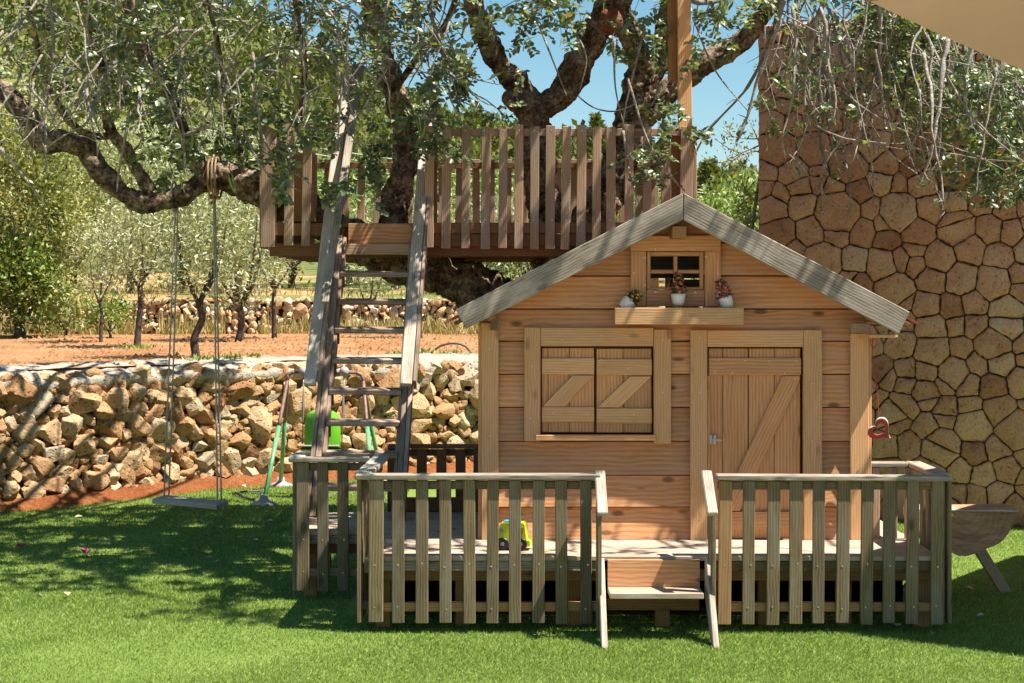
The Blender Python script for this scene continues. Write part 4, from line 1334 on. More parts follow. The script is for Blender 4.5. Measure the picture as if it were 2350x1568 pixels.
# ------------------------------------------------------------------ toy truck
def toy_truck():
    base = W(1182, 1262, 8.70); base.z = DZ + 0.001
    t = thing('toy_truck', 'lime green plastic toy truck with black wheels on the porch', 'toy truck', tuple(base))
    prof = [(-0.088, 0.028), (-0.086, 0.075), (-0.074, 0.125), (-0.066, 0.140), (0.045, 0.146), (0.056, 0.138), (0.064, 0.085), (0.068, 0.055), (0.086, 0.048), (0.088, 0.022),
            (0.072, 0.022), (0.068, 0.040), (0.055, 0.056), (0.037, 0.060), (0.019, 0.052), (0.009, 0.034), (0.006, 0.022), (-0.024, 0.022), (-0.028, 0.036), (-0.04, 0.052), (-0.058, 0.058), (-0.074, 0.050)]
    k = len(prof); v = []; f = []
    for y in (-0.05, -0.044, 0.044, 0.05):
        s = 0.965 if abs(y) > 0.046 else 1.0
        for (x, z) in prof: v.append((x * s, y, (z - 0.08) * s + 0.08))
    for r_ in range(3):
        for i in range(k): f.append((r_ * k + i, r_ * k + (i + 1) % k, (r_ + 1) * k + (i + 1) % k, (r_ + 1) * k + i))
    f.append(tuple(range(k - 1, -1, -1))); f.append(tuple(3 * k + i for i in range(k)))
    Mb = Matrix.Translation(base) @ Matrix.Rotation(R(-8), 4, 'Z')
    obj('body', mesh_py('body', v, f, M_lime), t, Mb)
    for (x, y) in ((-0.058, -0.045), (0.037, -0.045), (-0.058, 0.045), (0.037, 0.045)):
        bm = bmesh.new(); bmesh.ops.create_cone(bm, segments=20, radius1=0.033, radius2=0.033, depth=0.024, cap_ends=True)
        bmesh.ops.bevel(bm, geom=bm.edges[:], offset=0.003, segments=1, affect='EDGES')
        me = bpy.data.meshes.new('wheel'); bm.to_mesh(me); bm.free(); me.materials.append(M_black)
        wo = obj('wheel', me, t, Mb @ Matrix.Translation((x, y, 0.033)) @ Matrix.Rotation(R(90), 4, 'X'))
        bm = bmesh.new(); bmesh.ops.create_cone(bm, segments=12, radius1=0.013, radius2=0.010, depth=0.028, cap_ends=True)
        me = bpy.data.meshes.new('hub'); bm.to_mesh(me); bm.free(); me.materials.append(M_chain)
        obj('hub', me, wo, Mb @ Matrix.Translation((x, y, 0.033)) @ Matrix.Rotation(R(90), 4, 'X'))
    obj('window', box_mesh(0.018, 0.003, 0.02, M_chain), t, Mb @ Matrix.Translation((-0.064, -0.0505, 0.104)))
    for i in range(4):
        obj('grille_bar', box_mesh(0.030, 0.004, 0.0045, M_picket2), t, Mb @ Matrix.Translation((0.036, -0.0505, 0.118 - i * 0.009)))
    obj('roof_glass', box_mesh(0.09, 0.07, 0.008, M_blueplastic), t, Mb @ Matrix.Translation((-0.012, 0, 0.1465)) @ Matrix.Rotation(R(-3), 4, 'Y'))
toy_truck()

# ------------------------------------------------------------------ heart ornament
def heart():
    top = W(2002, 772, 8.955); hp = W(2017, 962, 8.955)
    t = thing('heart_ornament', 'red and white wooden heart hanging on a red string under the eave', 'ornament', tuple(hp))
    tube('string', [top, top.lerp(hp, .3) + Vector((-.006, 0, 0)), top.lerp(hp, .7) + Vector((.002, 0, 0)), hp], [0.0022] * 4, M_redstring, t, 6, 5)
    tube('bow', [top + Vector((0, 0, -.03)), top + Vector((.02, -.01, .0)), top + Vector((.02, 0, -.05)), top + Vector((0.0, 0, -.06)), top + Vector((-.012, 0, -.02)), top + Vector((0, 0, -.03))], [0.002] * 6, M_redstring, t, 6, 4)
    pts = []
    for i in range(40):
        a = 2 * math.pi * i / 40
        pts.append(Vector((16 * math.sin(a) ** 3, 0, 13 * math.cos(a) - 5 * math.cos(2 * a) - 2 * math.cos(3 * a) - math.cos(4 * a))))
    def ring(name, so, si, y0, y1, mat):
        v = []; f = []
        for p in pts:
            for (s, y) in ((so, y0), (si, y0), (si, y1), (so, y1)): v.append((p.x * s, y, p.z * s))
        n = len(pts)
        for i in range(n):
            for k in range(4):
                a = i * 4 + k; b = i * 4 + (k + 1) % 4; c = ((i + 1) % n) * 4 + (k + 1) % 4; d = ((i + 1) % n) * 4 + k
                f.append((a, b, c, d))
        M = Matrix.Translation(hp + Vector((0.006, 0, -0.058))) @ Matrix.Rotation(R(-52), 4, 'Y') @ Matrix.Rotation(R(-20), 4, 'Z')
        obj(name, mesh_py(name, v, f, mat), t, M)
    ring('heart_frame', 0.0040, 0.0024, -0.010, 0.008, M_heart)
    ring('white_edge', 0.00415, 0.0039, -0.002, 0.0115, M_white_paint)
heart()

# ------------------------------------------------------------------ half log trough
def log_trough():
    foot = ground_at(2303, 1361)
    c = Vector((2.545, 9.45, 0.49))
    t = thing('log_stool', 'half round log seat with cracked end grain on slanting legs behind the right railing', 'log seat', (2.6, 9.5, 0))
    m, nt, bs = new_mat('log_end_grain'); L = nt.links
    tc = N(nt, 'ShaderNodeTexCoord')
    wv = N(nt, 'ShaderNodeTexWave', Scale=9.0, Distortion=9.0, Detail=5.0); wv.wave_type = 'RINGS'; wv.rings_direction = 'Y'
    L.new(tc.outputs['Object'], wv.inputs['Vector'])
    r = ramp(nt, [(0.28, (0.20, 0.105, 0.055)), (0.5, (0.38, 0.225, 0.12)), (0.72, (0.54, 0.36, 0.21))])
    mq = N(nt, 'ShaderNodeMapping'); mq.inputs['Scale'].default_value = (6.0, 10.0, 34.0); mq.inputs['Rotation'].default_value = (0, 0.5, 0); L.new(tc.outputs['Object'], mq.inputs[0])
    n3 = N(nt, 'ShaderNodeTexNoise', Scale=1.0, Detail=7.0, Roughness=0.7); L.new(mq.outputs[0], n3.inputs['Vector'])
    L.new(math_n(nt, 'ADD', math_n(nt, 'MULTIPLY', wv.outputs[0], 0.08), math_n(nt, 'MULTIPLY', n3.outputs[0], 0.92)), r.inputs[0])
    L.new(r.outputs[0], bs.inputs['Base Color']); bs.inputs['Roughness'].default_value = 0.9
    b = N(nt, 'ShaderNodeBump', Strength=0.8, Distance=0.01); L.new(n3.outputs[0], b.inputs['Height']); L.new(b.outputs[0], bs.inputs['Normal'])
    n = 22; rings = 12; v = []; f = []
    Ltot = 0.22
    for j in range(rings):
        y = Ltot * j / (rings - 1)
        for k in range(n + 1):
            a = math.pi + math.pi * k / n
            wob = 1 + 0.05 * noise.noise(Vector((math.cos(a) * 2, y * 2, math.sin(a) * 2 + 3)))
            rx, rz = 0.29 * wob, 0.25 * wob
            v.append((rx * math.cos(a) - 0.0, y, rz * math.sin(a) * (1.0) + 0.01 * math.sin(k)))
    m_ = n + 1
    f = [(j * m_ + k, (j + 1) * m_ + k, (j + 1) * m_ + k + 1, j * m_ + k + 1) for j in range(rings - 1) for k in range(n)]
    f.append(tuple(range(m_ - 1, -1, -1))); f.append(tuple((rings - 1) * m_ + k for k in range(m_)))
    # top: flat rim with a hollow
    for j in range(rings - 1): 
        pass
    o = len(v)
    for j in range(rings):
        y = Ltot * j / (rings - 1)
        end = j in (0, rings - 1)
        for s, z in ((-0.26, 0.0), (-0.16, 0.0), (0.0, 0.004), (0.16, 0.0), (0.26, 0.0)):
            v.append((s, y, z))
    for j in range(rings - 1):
        f.append((j * m_, (j + 1) * m_, o + (j + 1) * 5, o + j * 5)[::-1])
        for s in range(4): f.append((o + j * 5 + s, o + j * 5 + s + 1, o + (j + 1) * 5 + s + 1, o + (j + 1) * 5 + s))
        f.append((o + j * 5 + 4, j * m_ + n, (j + 1) * m_ + n, o + (j + 1) * 5 + 4)[::-1][::-1])
    M = Matrix.Translation(c + Vector((0, -0.05, 0.01))) @ Matrix.Rotation(R(-1.5), 4, 'Y') @ Matrix.Rotation(R(4), 4, 'Z')
    obj('log', mesh_py('log', v, f, [m]), t, M)
    slab('rim', [(c.x - .285, c.y - .058, c.z + .020), (c.x + .30, c.y - .058, c.z + .004), (c.x + .30, c.y + .17, c.z + .004), (c.x - .285, c.y + .17, c.z + .020)], 0.012, (0.026, 0, 1), (1, 0, 0), M_white, t, 0.003)
    for (sx, yy) in ((1, 0.06), (-1, 0.06)):
        p0 = c + Vector((sx * 0.085, yy, -0.19)); p1 = Vector((c.x + sx * 0.29, c.y + yy + 0.10, -0.005))
        board('leg', p0, p1, 0.062, 0.045, M_slat, t, (0, -1, 0))
log_trough()

# ------------------------------------------------------------------ tree platform
PY = 10.9
def px_(x, Y=PY): return (x - 1175) / F * Y
def pz_(y, Y=PY): return EYE - (y - 680) / F * Y
def platform():
    t = thing('tree_platform', 'raised wooden tree platform with picket rail around the carob trunks', 'tree platform', (-0.2, 12.0, 1.95))
    xl, xr = px_(603), px_(1590)
    zf = 2.165
    # floor boards run along X, with holes left where trunks come through
    y = PY + 0.05
    holes = [(-0.84, 11.75, 0.15), (0.22, 11.85, 0.17), (0.60, 11.85, 0.18), (-1.25, 11.8, 0.24)]
    while y < 13.1:
        segs = [(xl + 0.02, xr - 0.02)]
        for (hx_, hy_, hr) in holes:
            if abs(y + 0.05 - hy_) < hr + 0.05:
                ns = []
                for a, b in segs:
                    if a < hx_ - hr: ns.append((a, min(b, hx_ - hr)))
                    if b > hx_ + hr: ns.append((max(a, hx_ + hr), b))
                segs = ns
        for a, b in segs:
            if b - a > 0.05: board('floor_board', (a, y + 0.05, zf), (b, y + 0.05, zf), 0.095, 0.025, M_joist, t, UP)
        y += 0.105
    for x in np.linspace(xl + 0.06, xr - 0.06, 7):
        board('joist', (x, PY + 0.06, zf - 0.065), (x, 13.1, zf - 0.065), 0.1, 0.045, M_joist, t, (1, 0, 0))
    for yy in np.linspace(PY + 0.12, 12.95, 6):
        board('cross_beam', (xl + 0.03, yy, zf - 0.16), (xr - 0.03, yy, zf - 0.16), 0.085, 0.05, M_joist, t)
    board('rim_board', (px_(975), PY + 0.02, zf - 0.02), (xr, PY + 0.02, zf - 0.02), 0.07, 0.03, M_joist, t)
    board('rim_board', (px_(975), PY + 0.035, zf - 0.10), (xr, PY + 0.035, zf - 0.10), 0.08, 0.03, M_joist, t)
    board('rim_board', (xl, PY + 0.02, zf - 0.03), (px_(770), PY + 0.02, zf - 0.03), 0.08, 0.03, M_joist, t)
    board('threshold_board', (px_(800), PY - 0.02, pz_(541)), (px_(946), PY - 0.02, pz_(541)), 0.155, 0.03, M_siding, t)
    board('threshold_ledge', (px_(792), PY - 0.05, pz_(573)), (px_(946), PY - 0.05, pz_(573)), 0.07, 0.03, M_slat, t)
    # front pickets
    sc = []
    for i, x in enumerate([617, 664, 704, 985.5, 1023.5, 1069, 1114.5, 1153, 1190.5, 1227, 1263.5, 1299, 1335, 1369, 1402, 1444.5, 1485.6, 1528, 1575]):
        w_ = 0.088 if x in (617, 1575) else 0.058
        X = px_(x)
        z0 = pz_(565 if x < 720 else 571) + jit(.008); z1 = pz_(281 if x < 720 else 289) + jit(.008)
        board('picket', (X - 0.004 + jit(.004), PY, z0), (X + 0.004 + jit(.004), PY, z1), w_ + jit(.003), 0.022, M_slat, t)
        for z in (pz_(300), pz_(505)): sc.append(((X + jit(.01), PY - 0.011, z), (0, -1, 0)))
    screws(t, sc, 0.005)
    zr = pz_(303)
    board('rail', (px_(980), PY + 0.033, zr), (xr, PY + 0.033, zr), 0.048, 0.04, M_slat, t)
    board('rail', (xl, PY + 0.033, pz_(294)), (px_(775), PY + 0.033, pz_(294)), 0.048, 0.04, M_slat, t)
    board('gate_post', (px_(995), PY + 0.05, zf), (px_(995), PY + 0.05, zr), 0.045, 0.045, M_joist, t)
    board('gate_rail', (px_(985), PY + 0.05, pz_(455)), (px_(1008), PY + 0.05, pz_(455)), 0.05, 0.03, M_slat, t)
    for x in (xl + 0.03, xr - 0.035):
        board('post', (x, PY + 0.05, zf), (x, PY + 0.05, zr), 0.06, 0.06, M_joist, t)
    # back rail
    YB = 13.12
    zb = EYE + 300 / F * YB
    board('rail', (xl, YB, zb), (xr, YB, zb), 0.05, 0.035, M_joist, t)
    for x in np.linspace(xl + 0.05, xr - 0.05, 22):
        board('picket', (x + jit(.01), YB + 0.03, zf - 0.15), (x + jit(.01), YB + 0.03, zb + 0.05), 0.058, 0.022, M_slat, t)
    # sides
    for s, x in ((-1, xl), (1, xr)):
        board('rail', (x, PY + 0.03, zr), (x, YB, zb), 0.048, 0.035, M_slat, t, (1, 0, 0))
        for yy in np.linspace(PY + 0.16, YB - 0.1, 13):
            board('picket', (x + s * 0.03, yy, zf - 0.15), (x + s * 0.03, yy, zr + 0.05), 0.062, 0.022, M_slat, t, (1, 0, 0))
    # small crate-like seat box seen behind the left pickets
    board('seat_box', (px_(668), 11.6, zf + 0.05), (px_(668), 11.6, zf + 0.52), 0.16, 0.14, M_beam, t)
    # posts that run up past the frame beside the apex
    X = px_(1570)
    board('tall_post', (X + 0.012, PY + 0.06, pz_(300)), (X - 0.004, PY + 0.06, 4.4), 0.088, 0.07, M_cedar, t)
    board('tall_post', (px_(1550), PY + 0.14, pz_(180)), (px_(1545), PY + 0.14, 4.4), 0.07, 0.05, M_beam, t)
    board('tall_post', (px_(1558), PY + 0.10, 2.05), (px_(1556), PY + 0.10, pz_(310)), 0.07, 0.06, M_beam, t)
    # posts to the ground under the platform (hidden behind the playhouse)
    for (x, yy) in ((xr - 0.1, 11.2), (xr - 0.1, 12.9)):
        board('support_post', (x, yy, -0.02), (x, yy, zf - 0.2), 0.1, 0.1, M_joist, t)
platform()

# ------------------------------------------------------------------ ladder
def ladder():
    t = thing('ladder', 'steep weathered ladder with grey handrails leading up to the tree platform', 'ladder', (-0.9, 9.8, DZ))
    fl_, tl = Vector((-1.160, 9.78, DZ)), Vector((-1.112, 10.87, 2.06))
    fr_, tr = Vector((-0.668, 9.82, DZ)), Vector((-0.628, 10.88, 2.06))
    dl = (tl - fl_).normalized()
    n = Vector((0, -dl.z, dl.y))
    for a, b, s in ((fl_, tl, -1), (fr_, tr, 1)):
        board('stringer', a - Vector((0, 0, .0)), b, 0.135, 0.036, M_ladder, t, (1, 0, 0), 0.004)
        board('stringer_face', a + Vector((s * 0.032, -0.03, 0.02)), b + Vector((s * 0.030, -0.03, 0)), 0.10, 0.024, M_ladder, t, (1, 0, 0), 0.003)
        board('stringer_face', a + Vector((-s * 0.030, 0.02, 0.02)), b + Vector((-s * 0.028, 0.02, 0)), 0.09, 0.02, M_ladder, t, (1, 0, 0), 0.003)
    ys = [628, 692, 757, 827, 897, 969, 1042, 1117]
    for y in ys:
        # on the plane of the ladder
        for _ in range(1):
            a = (y - 680) / F
            # Z = EYE - a*Y ; Y = 9.8 + 0.65*(Z-DZ) -0.03
            Yr = (9.77 + 0.645 * (EYE - DZ)) / (1 + 0.645 * a)
            Zr = EYE - a * Yr
        k = (Zr - DZ) / (2.06 - DZ)
        x0 = fl_.x + (tl.x - fl_.x) * k + 0.022; x1 = fr_.x + (tr.x - fr_.x) * k - 0.022
        board('rung', (x0, Yr, Zr), (x1, Yr, Zr - 0.004), 0.095, 0.032, M_ladder, t, (0, -0.12, 1), 0.004)
        board('cleat', (x0 + 0.012, Yr - 0.02, Zr - 0.055), (x0 + 0.012, Yr + 0.04, Zr - 0.055), 0.07, 0.022, M_joist, t, (1, 0, 0))
    hl0, hl1 = W(711, 885, 10.13), W(797, 150, 11.50)
    hr0, hr1 = W(931, 885, 10.13), W(987, 185, 11.45)
    nn = Vector((0, -0.84, 0.54))
    for a, b in ((hl0, hl1), (hr0, hr1)):
        board('handrail', a, b, 0.074, 0.034, M_white, t, nn, 0.006)
    # deep sides of the upper rails
    for a, b, s in ((hl0, hl1, 1), (hr0, hr1, 1)):
        board('handrail_side', a + Vector((s * 0.052, 0.04, 0.0)), b + Vector((s * 0.052, 0.04, 0)), 0.10, 0.02, M_ladder, t, (1, 0, 0), 0.004)
    board('handrail_back', hl0 + Vector((0.085, 0.03, .5)), hl1 + Vector((0.09, 0.03, 0)), 0.05, 0.022, M_grey, t, nn, 0.004)
    obj('footing_block', box_mesh(0.07, 0.08, 0.03, M_deck), t, Matrix.Translation((-1.165, 9.72, DZ + 0.0155)))
ladder()

# ------------------------------------------------------------------ swing under the limb
def swing():
    Yw = 11.78
    a0, a1 = W(403, 462, Yw), W(490, 448, Yw)
    s0, s1 = W(366, 1146, Yw + 0.06), W(508, 1160, Yw - 0.1)
    t = thing('rope_swing', 'pale wooden plank swing hanging on ropes from the carob limb', 'swing', tuple((s0 + s1) / 2))
    d = (s1 - s0).normalized()
    board('seat', s0 - d * 0.01, s1 + d * 0.01, 0.17, 0.036, M_deck, t, (0.0, -0.05, 1), 0.005)
    e0 = s0 + d * 0.035; e1 = s1 - d * 0.03
    for (a, e, dx) in ((a0, e0, 0.0), (a0 + Vector((0.012, 0.02, 0)), e0 + Vector((0.014, 0.10, 0)), 0.01), (a1, e1, 0.0), (a1 + Vector((0.008, 0.015, 0)), e1 + Vector((0.01, 0.10, 0)), 0)):
        p = [a, a.lerp(e, .33) + Vector((dx * .4, 0, 0)), a.lerp(e, .66) + Vector((dx * .3, 0, 0)), e]
        tube('rope', p, [0.006] * 4, M_rope, t, 7, 6)
    # knots of brown rope lashed round the limb
    c = W(489, 440, Yw)
    pts = [c + Vector((0.02 * math.cos(i * 1.9) , 0.02 * math.sin(i * 1.9), 0.17 - i * 0.017)) for i in range(16)]
    tube('lashing', pts, [0.008] * 16, M_rope2, t, 7, 3)
    for off in (-0.014, 0.012, 0.036):
        cc = W(490, 405, 11.8) + Vector((off, 0, 0))
        tube('lashing', [cc + Vector((0.0, 0.155 * math.cos(i * 0.52), 0.155 * math.sin(i * 0.52))) for i in range(13)], [0.008] * 13, M_rope2, t, 6, 2)
    cc = W(400, 452, 11.8)
    tube('lashing', [cc + Vector((0.0, 0.105 * math.cos(i * 0.52), 0.105 * math.sin(i * 0.52))) for i in range(13)], [0.008] * 13, M_rope, t, 6, 2)
swing()

# ------------------------------------------------------------------ toddler swing frame
def toddler():
    t = thing('swing_frame', 'green metal toddler swing frame with bent brown top bar by the rubble wall', 'swing frame', (-1.6, 14.2, 0))
    f1 = ground_at(606, 1160); f2 = ground_at(644, 1116)
    top = W(676, 853, 14.2); 
    topr = W(817, 855, 14.2)
    fr1 = Vector((-1.12, f1.y, 0)); fr2 = Vector((-1.16, f2.y, 0))
    def leg(foot, tp, dirx):
        b = tp + Vector((-dirx * 0.06, 0, -0.07)) 
        k = foot.lerp(b, 0.62)
        tube('leg', [foot + Vector((0, 0, 0.03)), k], [0.019, 0.019], M_greenmetal, t, 10)
        tube('leg_top', [k, foot.lerp(b, .9), b, b + Vector((dirx * 0.012, 0, 0.045)), tp + Vector((dirx * 0.0, 0, 0))], [0.016] * 5, M_brownmetal, t, 10, 5)
        v, f = [], []
        prof = [(0.10, 0.0), (0.10, 0.02), (0.06, 0.035), (0.035, 0.05), (0.03, 0.085), (0.0, 0.09)]
        n = 16
        for (r, z) in prof:
            for i in range(n): v.append((r * 1.1 * math.cos(i * 2 * math.pi / n), r * 0.8 * math.sin(i * 2 * math.pi / n), z))
        for j in range(len(prof) - 1):
            for i in range(n): f.append((j * n + i, j * n + (i + 1) % n, (j + 1) * n + (i + 1) % n, (j + 1) * n + i))
        obj('foot_cap', mesh_py('foot_cap', v, f, M_pinkplastic, True), t, Matrix.Translation(foot + Vector((0, 0, -0.004))))
    leg(f1, top, 1); leg(f2, top, 1); leg(fr1, topr, -1); leg(fr2, topr, -1)
    tube('top_bar', [top, topr], [0.017, 0.017], M_brownmetal, t, 10)
    for px in (697, 790):
        bm = bmesh.new(); bmesh.ops.create_uvsphere(bm, u_segments=16, v_segments=10, radius=0.042)
        for q in bm.verts: q.co.z *= 1.05
        me = bpy.data.meshes.new('knob'); bm.to_mesh(me); bm.free(); me.materials.append(M_pinkplastic)
        me.polygons.foreach_set('use_smooth', np.ones(len(me.polygons), dtype=bool))
        obj('knob', me, t, Matrix.Translation(W(px, 853, 14.2)))
    # bucket seat
    c = W(741, 1005, 14.15)
    s = thing('toddler_seat', 'lime green plastic bucket swing seat hanging behind the ladder', 'swing seat', tuple(c))
    wv = 0.155
    v = []; f = []
    rows = [(-0.26, 0.60), (-0.22, 0.85), (-0.1, 0.98), (0.05, 1.0), (0.15, 0.96), (0.21, 0.8), (0.24, 0.45)]
    n = 14
    for (z, k) in rows:
        for i in range(n + 1):
            a = math.pi * i / n
            v.append((-wv * k * math.cos(a), -0.03 - 0.11 * math.sin(a) + (0.05 if z < -0.15 else 0), z))
    m_ = n + 1
    f = [(j * m_ + i, j * m_ + i + 1, (j + 1) * m_ + i + 1, (j + 1) * m_ + i) for j in range(len(rows) - 1) for i in range(n)]
    sh = mesh_py('shell', v, f, M_greenplastic, True)
    so = obj('shell', sh, s, Matrix.Translation(c))
    md = so.modifiers.new('thick', 'SOLIDIFY'); md.thickness = 0.012
    obj('seat_pan', box_mesh(0.27, 0.26, 0.04, M_greenplastic, 0.01), s, Matrix.Translation(c + Vector((0, 0.03, -0.20))))
    board('grab_bar', c + Vector((-0.165, -0.14, -0.075)), c + Vector((0.165, -0.14, -0.075)), 0.03, 0.02, M_black, s, UP)
    board('bar_cover', c + Vector((-0.15, -0.145, -0.055)), c + Vector((0.15, -0.145, -0.055)), 0.03, 0.012, M_pinkplastic, s, UP)
    for px, sx in ((697, -1), (790, 1)):
        a = W(px, 853, 14.2); e = c + Vector((sx * 0.165, -0.05, -0.05))
        tube('strap', [a, a.lerp(e, .3), a.lerp(e, .45), a.lerp(e, .5), a.lerp(e, .62), e], [0.006, 0.006, 0.014, 0.013, 0.006, 0.006], M_chain, s, 6)
toddler()

# ------------------------------------------------------------------ foliage helpers
class Leaves:
    def __init__(s): s.b = []; s.d = []; s.n = []; s.l = []; s.w = []
    def add(s, b, d, n, l, w_): s.b.append(b[:]); s.d.append(d[:]); s.n.append(n[:]); s.l.append(l); s.w.append(w_)
    def arrays(s):
        return [np.array(q, dtype=np.float64) for q in (s.b, s.d, s.n, s.l, s.w)]
    def build_oval(s, name, mat, parent, fold=0.16, kind='stuff'):
        b, d, n, l, w_ = s.arrays()
        d /= np.linalg.norm(d, axis=1)[:, None] + 1e-9
        sd = np.cross(n, d); sd /= np.linalg.norm(sd, axis=1)[:, None] + 1e-9
        up = np.cross(d, sd)
        T = [(0, 0, 0), (0.30, 0.46, fold), (0.72, 0.44, fold), (1.0, 0.10, 0.02), (1.0, -0.10, 0.02), (0.72, -0.44, fold), (0.30, -0.46, fold), (0.5, 0, -0.02)]
        V = np.stack([b + d * (l * t[0])[:, None] + sd * (w_ * t[1])[:, None] + up * (w_ * t[2])[:, None] for t in T], 1)
        m = len(b); base = (np.arange(m) * 8)[:, None]
        tri = np.array([(0, 1, 7), (1, 2, 7), (2, 3, 7), (3, 4, 7), (4, 5, 7), (5, 6, 7), (6, 0, 7)])
        # order so that normals face 'up'
        Fc = (base[:, :, None] + tri[None, :, ::-1]).reshape(-1, 3)
        me = mesh_np(name, V.reshape(-1, 3), Fc, mat, True)
        return obj(name, me, parent, None, kind)
    def build_quad(s, name, mat, parent, kind='stuff', smooth=False):
        b, d, n, l, w_ = s.arrays()
        d /= np.linalg.norm(d, axis=1)[:, None] + 1e-9
        sd = np.cross(n, d); sd /= np.linalg.norm(sd, axis=1)[:, None] + 1e-9
        up = np.cross(d, sd)
        T = [(0, 0, 0), (0.5, 0.5, 0.08), (1, 0, 0), (0.5, -0.5, 0.08)]
        V = np.stack([b + d * (l * t[0])[:, None] + sd * (w_ * t[1])[:, None] + up * (w_ * t[2])[:, None] for t in T], 1)
        m = len(b)
        Fc = np.arange(4 * m).reshape(m, 4)
        return obj(name, mesh_np(name, V.reshape(-1, 3), Fc, mat, smooth), parent, None, kind)

def rv(rr): return Vector((rr.gauss(0, 1), rr.gauss(0, 1), rr.gauss(0, 1)))

# ------------------------------------------------------------------ carob tree
carob = thing('carob_tree', 'old carob tree with thick crooked limbs growing up through the tree platform', 'tree', (0.55, 11.9, 0))
def limb(pts, rad, name='limb', sides=36, sub=16, wob=0.30, parent=carob):
    P = [W(x, y, Y) for (x, y, Y) in pts]
    r = [q / F * p[2] for q, p in zip(rad, pts)]
    return tube(name, P, r, M_bark, parent, sides, sub, wob, True, seed=pts[0][0] * 0.013, wscale=8.5)
limb([(1300, 1270, 11.9), (1290, 1050, 11.9), (1255, 880, 11.9), (1190, 750, 11.85), (1110, 676, 11.8), (1040, 636, 11.75), (950, 612, 11.7), (860, 580, 11.75), (780, 535, 11.8), (700, 487, 11.8), (610, 440, 11.8), (540, 412, 11.8), (480, 402, 11.8)],
     [90, 74, 66, 60, 58, 52, 46, 42, 44, 44, 42, 36, 32], 'trunk')
limb([(500, 402, 11.8), (455, 425, 11.78), (400, 456, 11.75), (335, 464, 11.72), (280, 442, 11.7), (235, 398, 11.68), (195, 345, 11.65), (150, 325, 11.62), (100, 322, 11.6), (70, 275, 11.55), (25, 228, 11.5), (-40, 180, 11.4), (-140, 110, 11.2)],
     [28, 25, 24, 23, 23, 24, 25, 24, 27, 24, 22, 20, 14])
limb([(910, 545, 11.75), (905, 505, 11.75), (912, 440, 11.75), (932, 370, 11.75), (930, 290, 11.72), (905, 200, 11.65), (875, 120, 11.6), (855, 30, 11.5), (840, -80, 11.4), (800, -200, 11.3)],
     [36, 34, 32, 30, 29, 27, 25, 23, 20, 14])
limb([(1262, 620, 11.9), (1256, 500, 11.85), (1240, 400, 11.85), (1232, 310, 11.85), (1216, 250, 11.8), (1188, 195, 11.78), (1150, 150, 11.7), (1118, 95, 11.6), (1092, 20, 11.5), (1060, -70, 11.4), (1010, -170, 11.2)],
     [44, 42, 37, 36, 35, 29, 26, 24, 22, 18, 12])
limb([(1208, 262, 11.8), (1262, 238, 11.78), (1306, 198, 11.75), (1334, 138, 11.7), (1366, 76, 11.65), (1402, 20, 11.6), (1440, -50, 11.5), (1500, -160, 11.4)],
     [28, 30, 33, 33, 33, 32, 27, 18])
limb([(1330, 620, 11.95), (1360, 500, 11.9), (1402, 432, 11.85), (1424, 364, 11.85), (1446, 290, 11.8), (1464, 210, 11.8), (1474, 158, 11.75), (1456, 108, 11.7), (1434, 60, 11.65), (1416, 0, 11.6), (1380, -100, 11.5), (1330, -220, 11.3)],
     [42, 42, 40, 38, 38, 36, 33, 28, 25, 22, 18, 12])
limb([(1450, 292, 11.8), (1497, 252, 11.85), (1546, 198, 11.9), (1608, 152, 11.9), (1700, 96, 11.85), (1752, 35, 11.7), (1810, -40, 11.5), (1920, -110, 11.3), (2080, -150, 11.1), (2260, -170, 10.9)],
     [28, 27, 27, 25, 22, 20, 18, 16, 13, 9])
limb([(1480, 210, 11.8), (1520, 120, 11.75), (1528, 40, 11.65), (1560, -60, 11.5), (1620, -180, 11.3)], [24, 22, 20, 17, 10])
limb([(470, 410, 11.8), (452, 370, 11.75), (432, 328, 11.7), (396, 250, 11.65), (372, 178, 11.6), (338, 138, 11.55), (320, 95, 11.5), (306, 45, 11.45), (290, -10, 11.4), (262, -110, 11.2)], [20, 19, 18, 17, 18, 18, 18, 17, 16, 11])
limb([(350, 440, 11.72), (318, 398, 11.7), (290, 346, 11.7), (256, 306, 11.65), (244, 250, 11.6), (240, 190, 11.5), (220, 100, 11.4), (190, 0, 11.2), (160, -120, 11.0)], [16, 15, 14, 13, 12, 10, 8, 6, 4])
limb([(265, 310, 11.65), (215, 312, 11.6), (160, 280, 11.5), (110, 190, 11.3), (80, 80, 11.1), (50, -60, 10.9)], [9, 9, 8, 7, 6, 4], sides=10)
limb([(905, 210, 11.65), (960, 130, 11.4), (1020, 60, 11.1), (1060, -40, 10.8), (1120, -160, 10.5)], [9, 8, 7, 6, 4], sides=10)
limb([(700, 487, 11.8), (705, 380, 11.6), (690, 260, 11.3), (700, 140, 11.0), (680, 20, 10.7), (650, -120, 10.4)], [8, 7, 6, 6, 5, 3], sides=10)
limb([(560, 420, 11.8), (545, 330, 11.6), (520, 220, 11.3), (500, 100, 11.0), (470, -30, 10.7), (450, -140, 10.4)], [8, 7, 6, 6, 5, 3], sides=10)
# pruned stub with torn reddish wood
M_stub = bark_mat('torn_wood', [(0.35, (0.16, 0.05, 0.025)), (0.55, (0.34, 0.13, 0.07)), (0.7, (0.45, 0.24, 0.14))])
tube('broken_stub', [W(1395, 66, 11.45), W(1402, 44, 11.4), W(1385, 34, 11.33)], [0.085, 0.08, 0.03], M_stub, carob, 14, 3, 0.4, True, 2.0)
tube('broken_stub', [W(1188, 236, 11.7), W(1168, 224, 11.6)], [0.07, 0.06], M_bark, carob, 12, 1, 0.2)

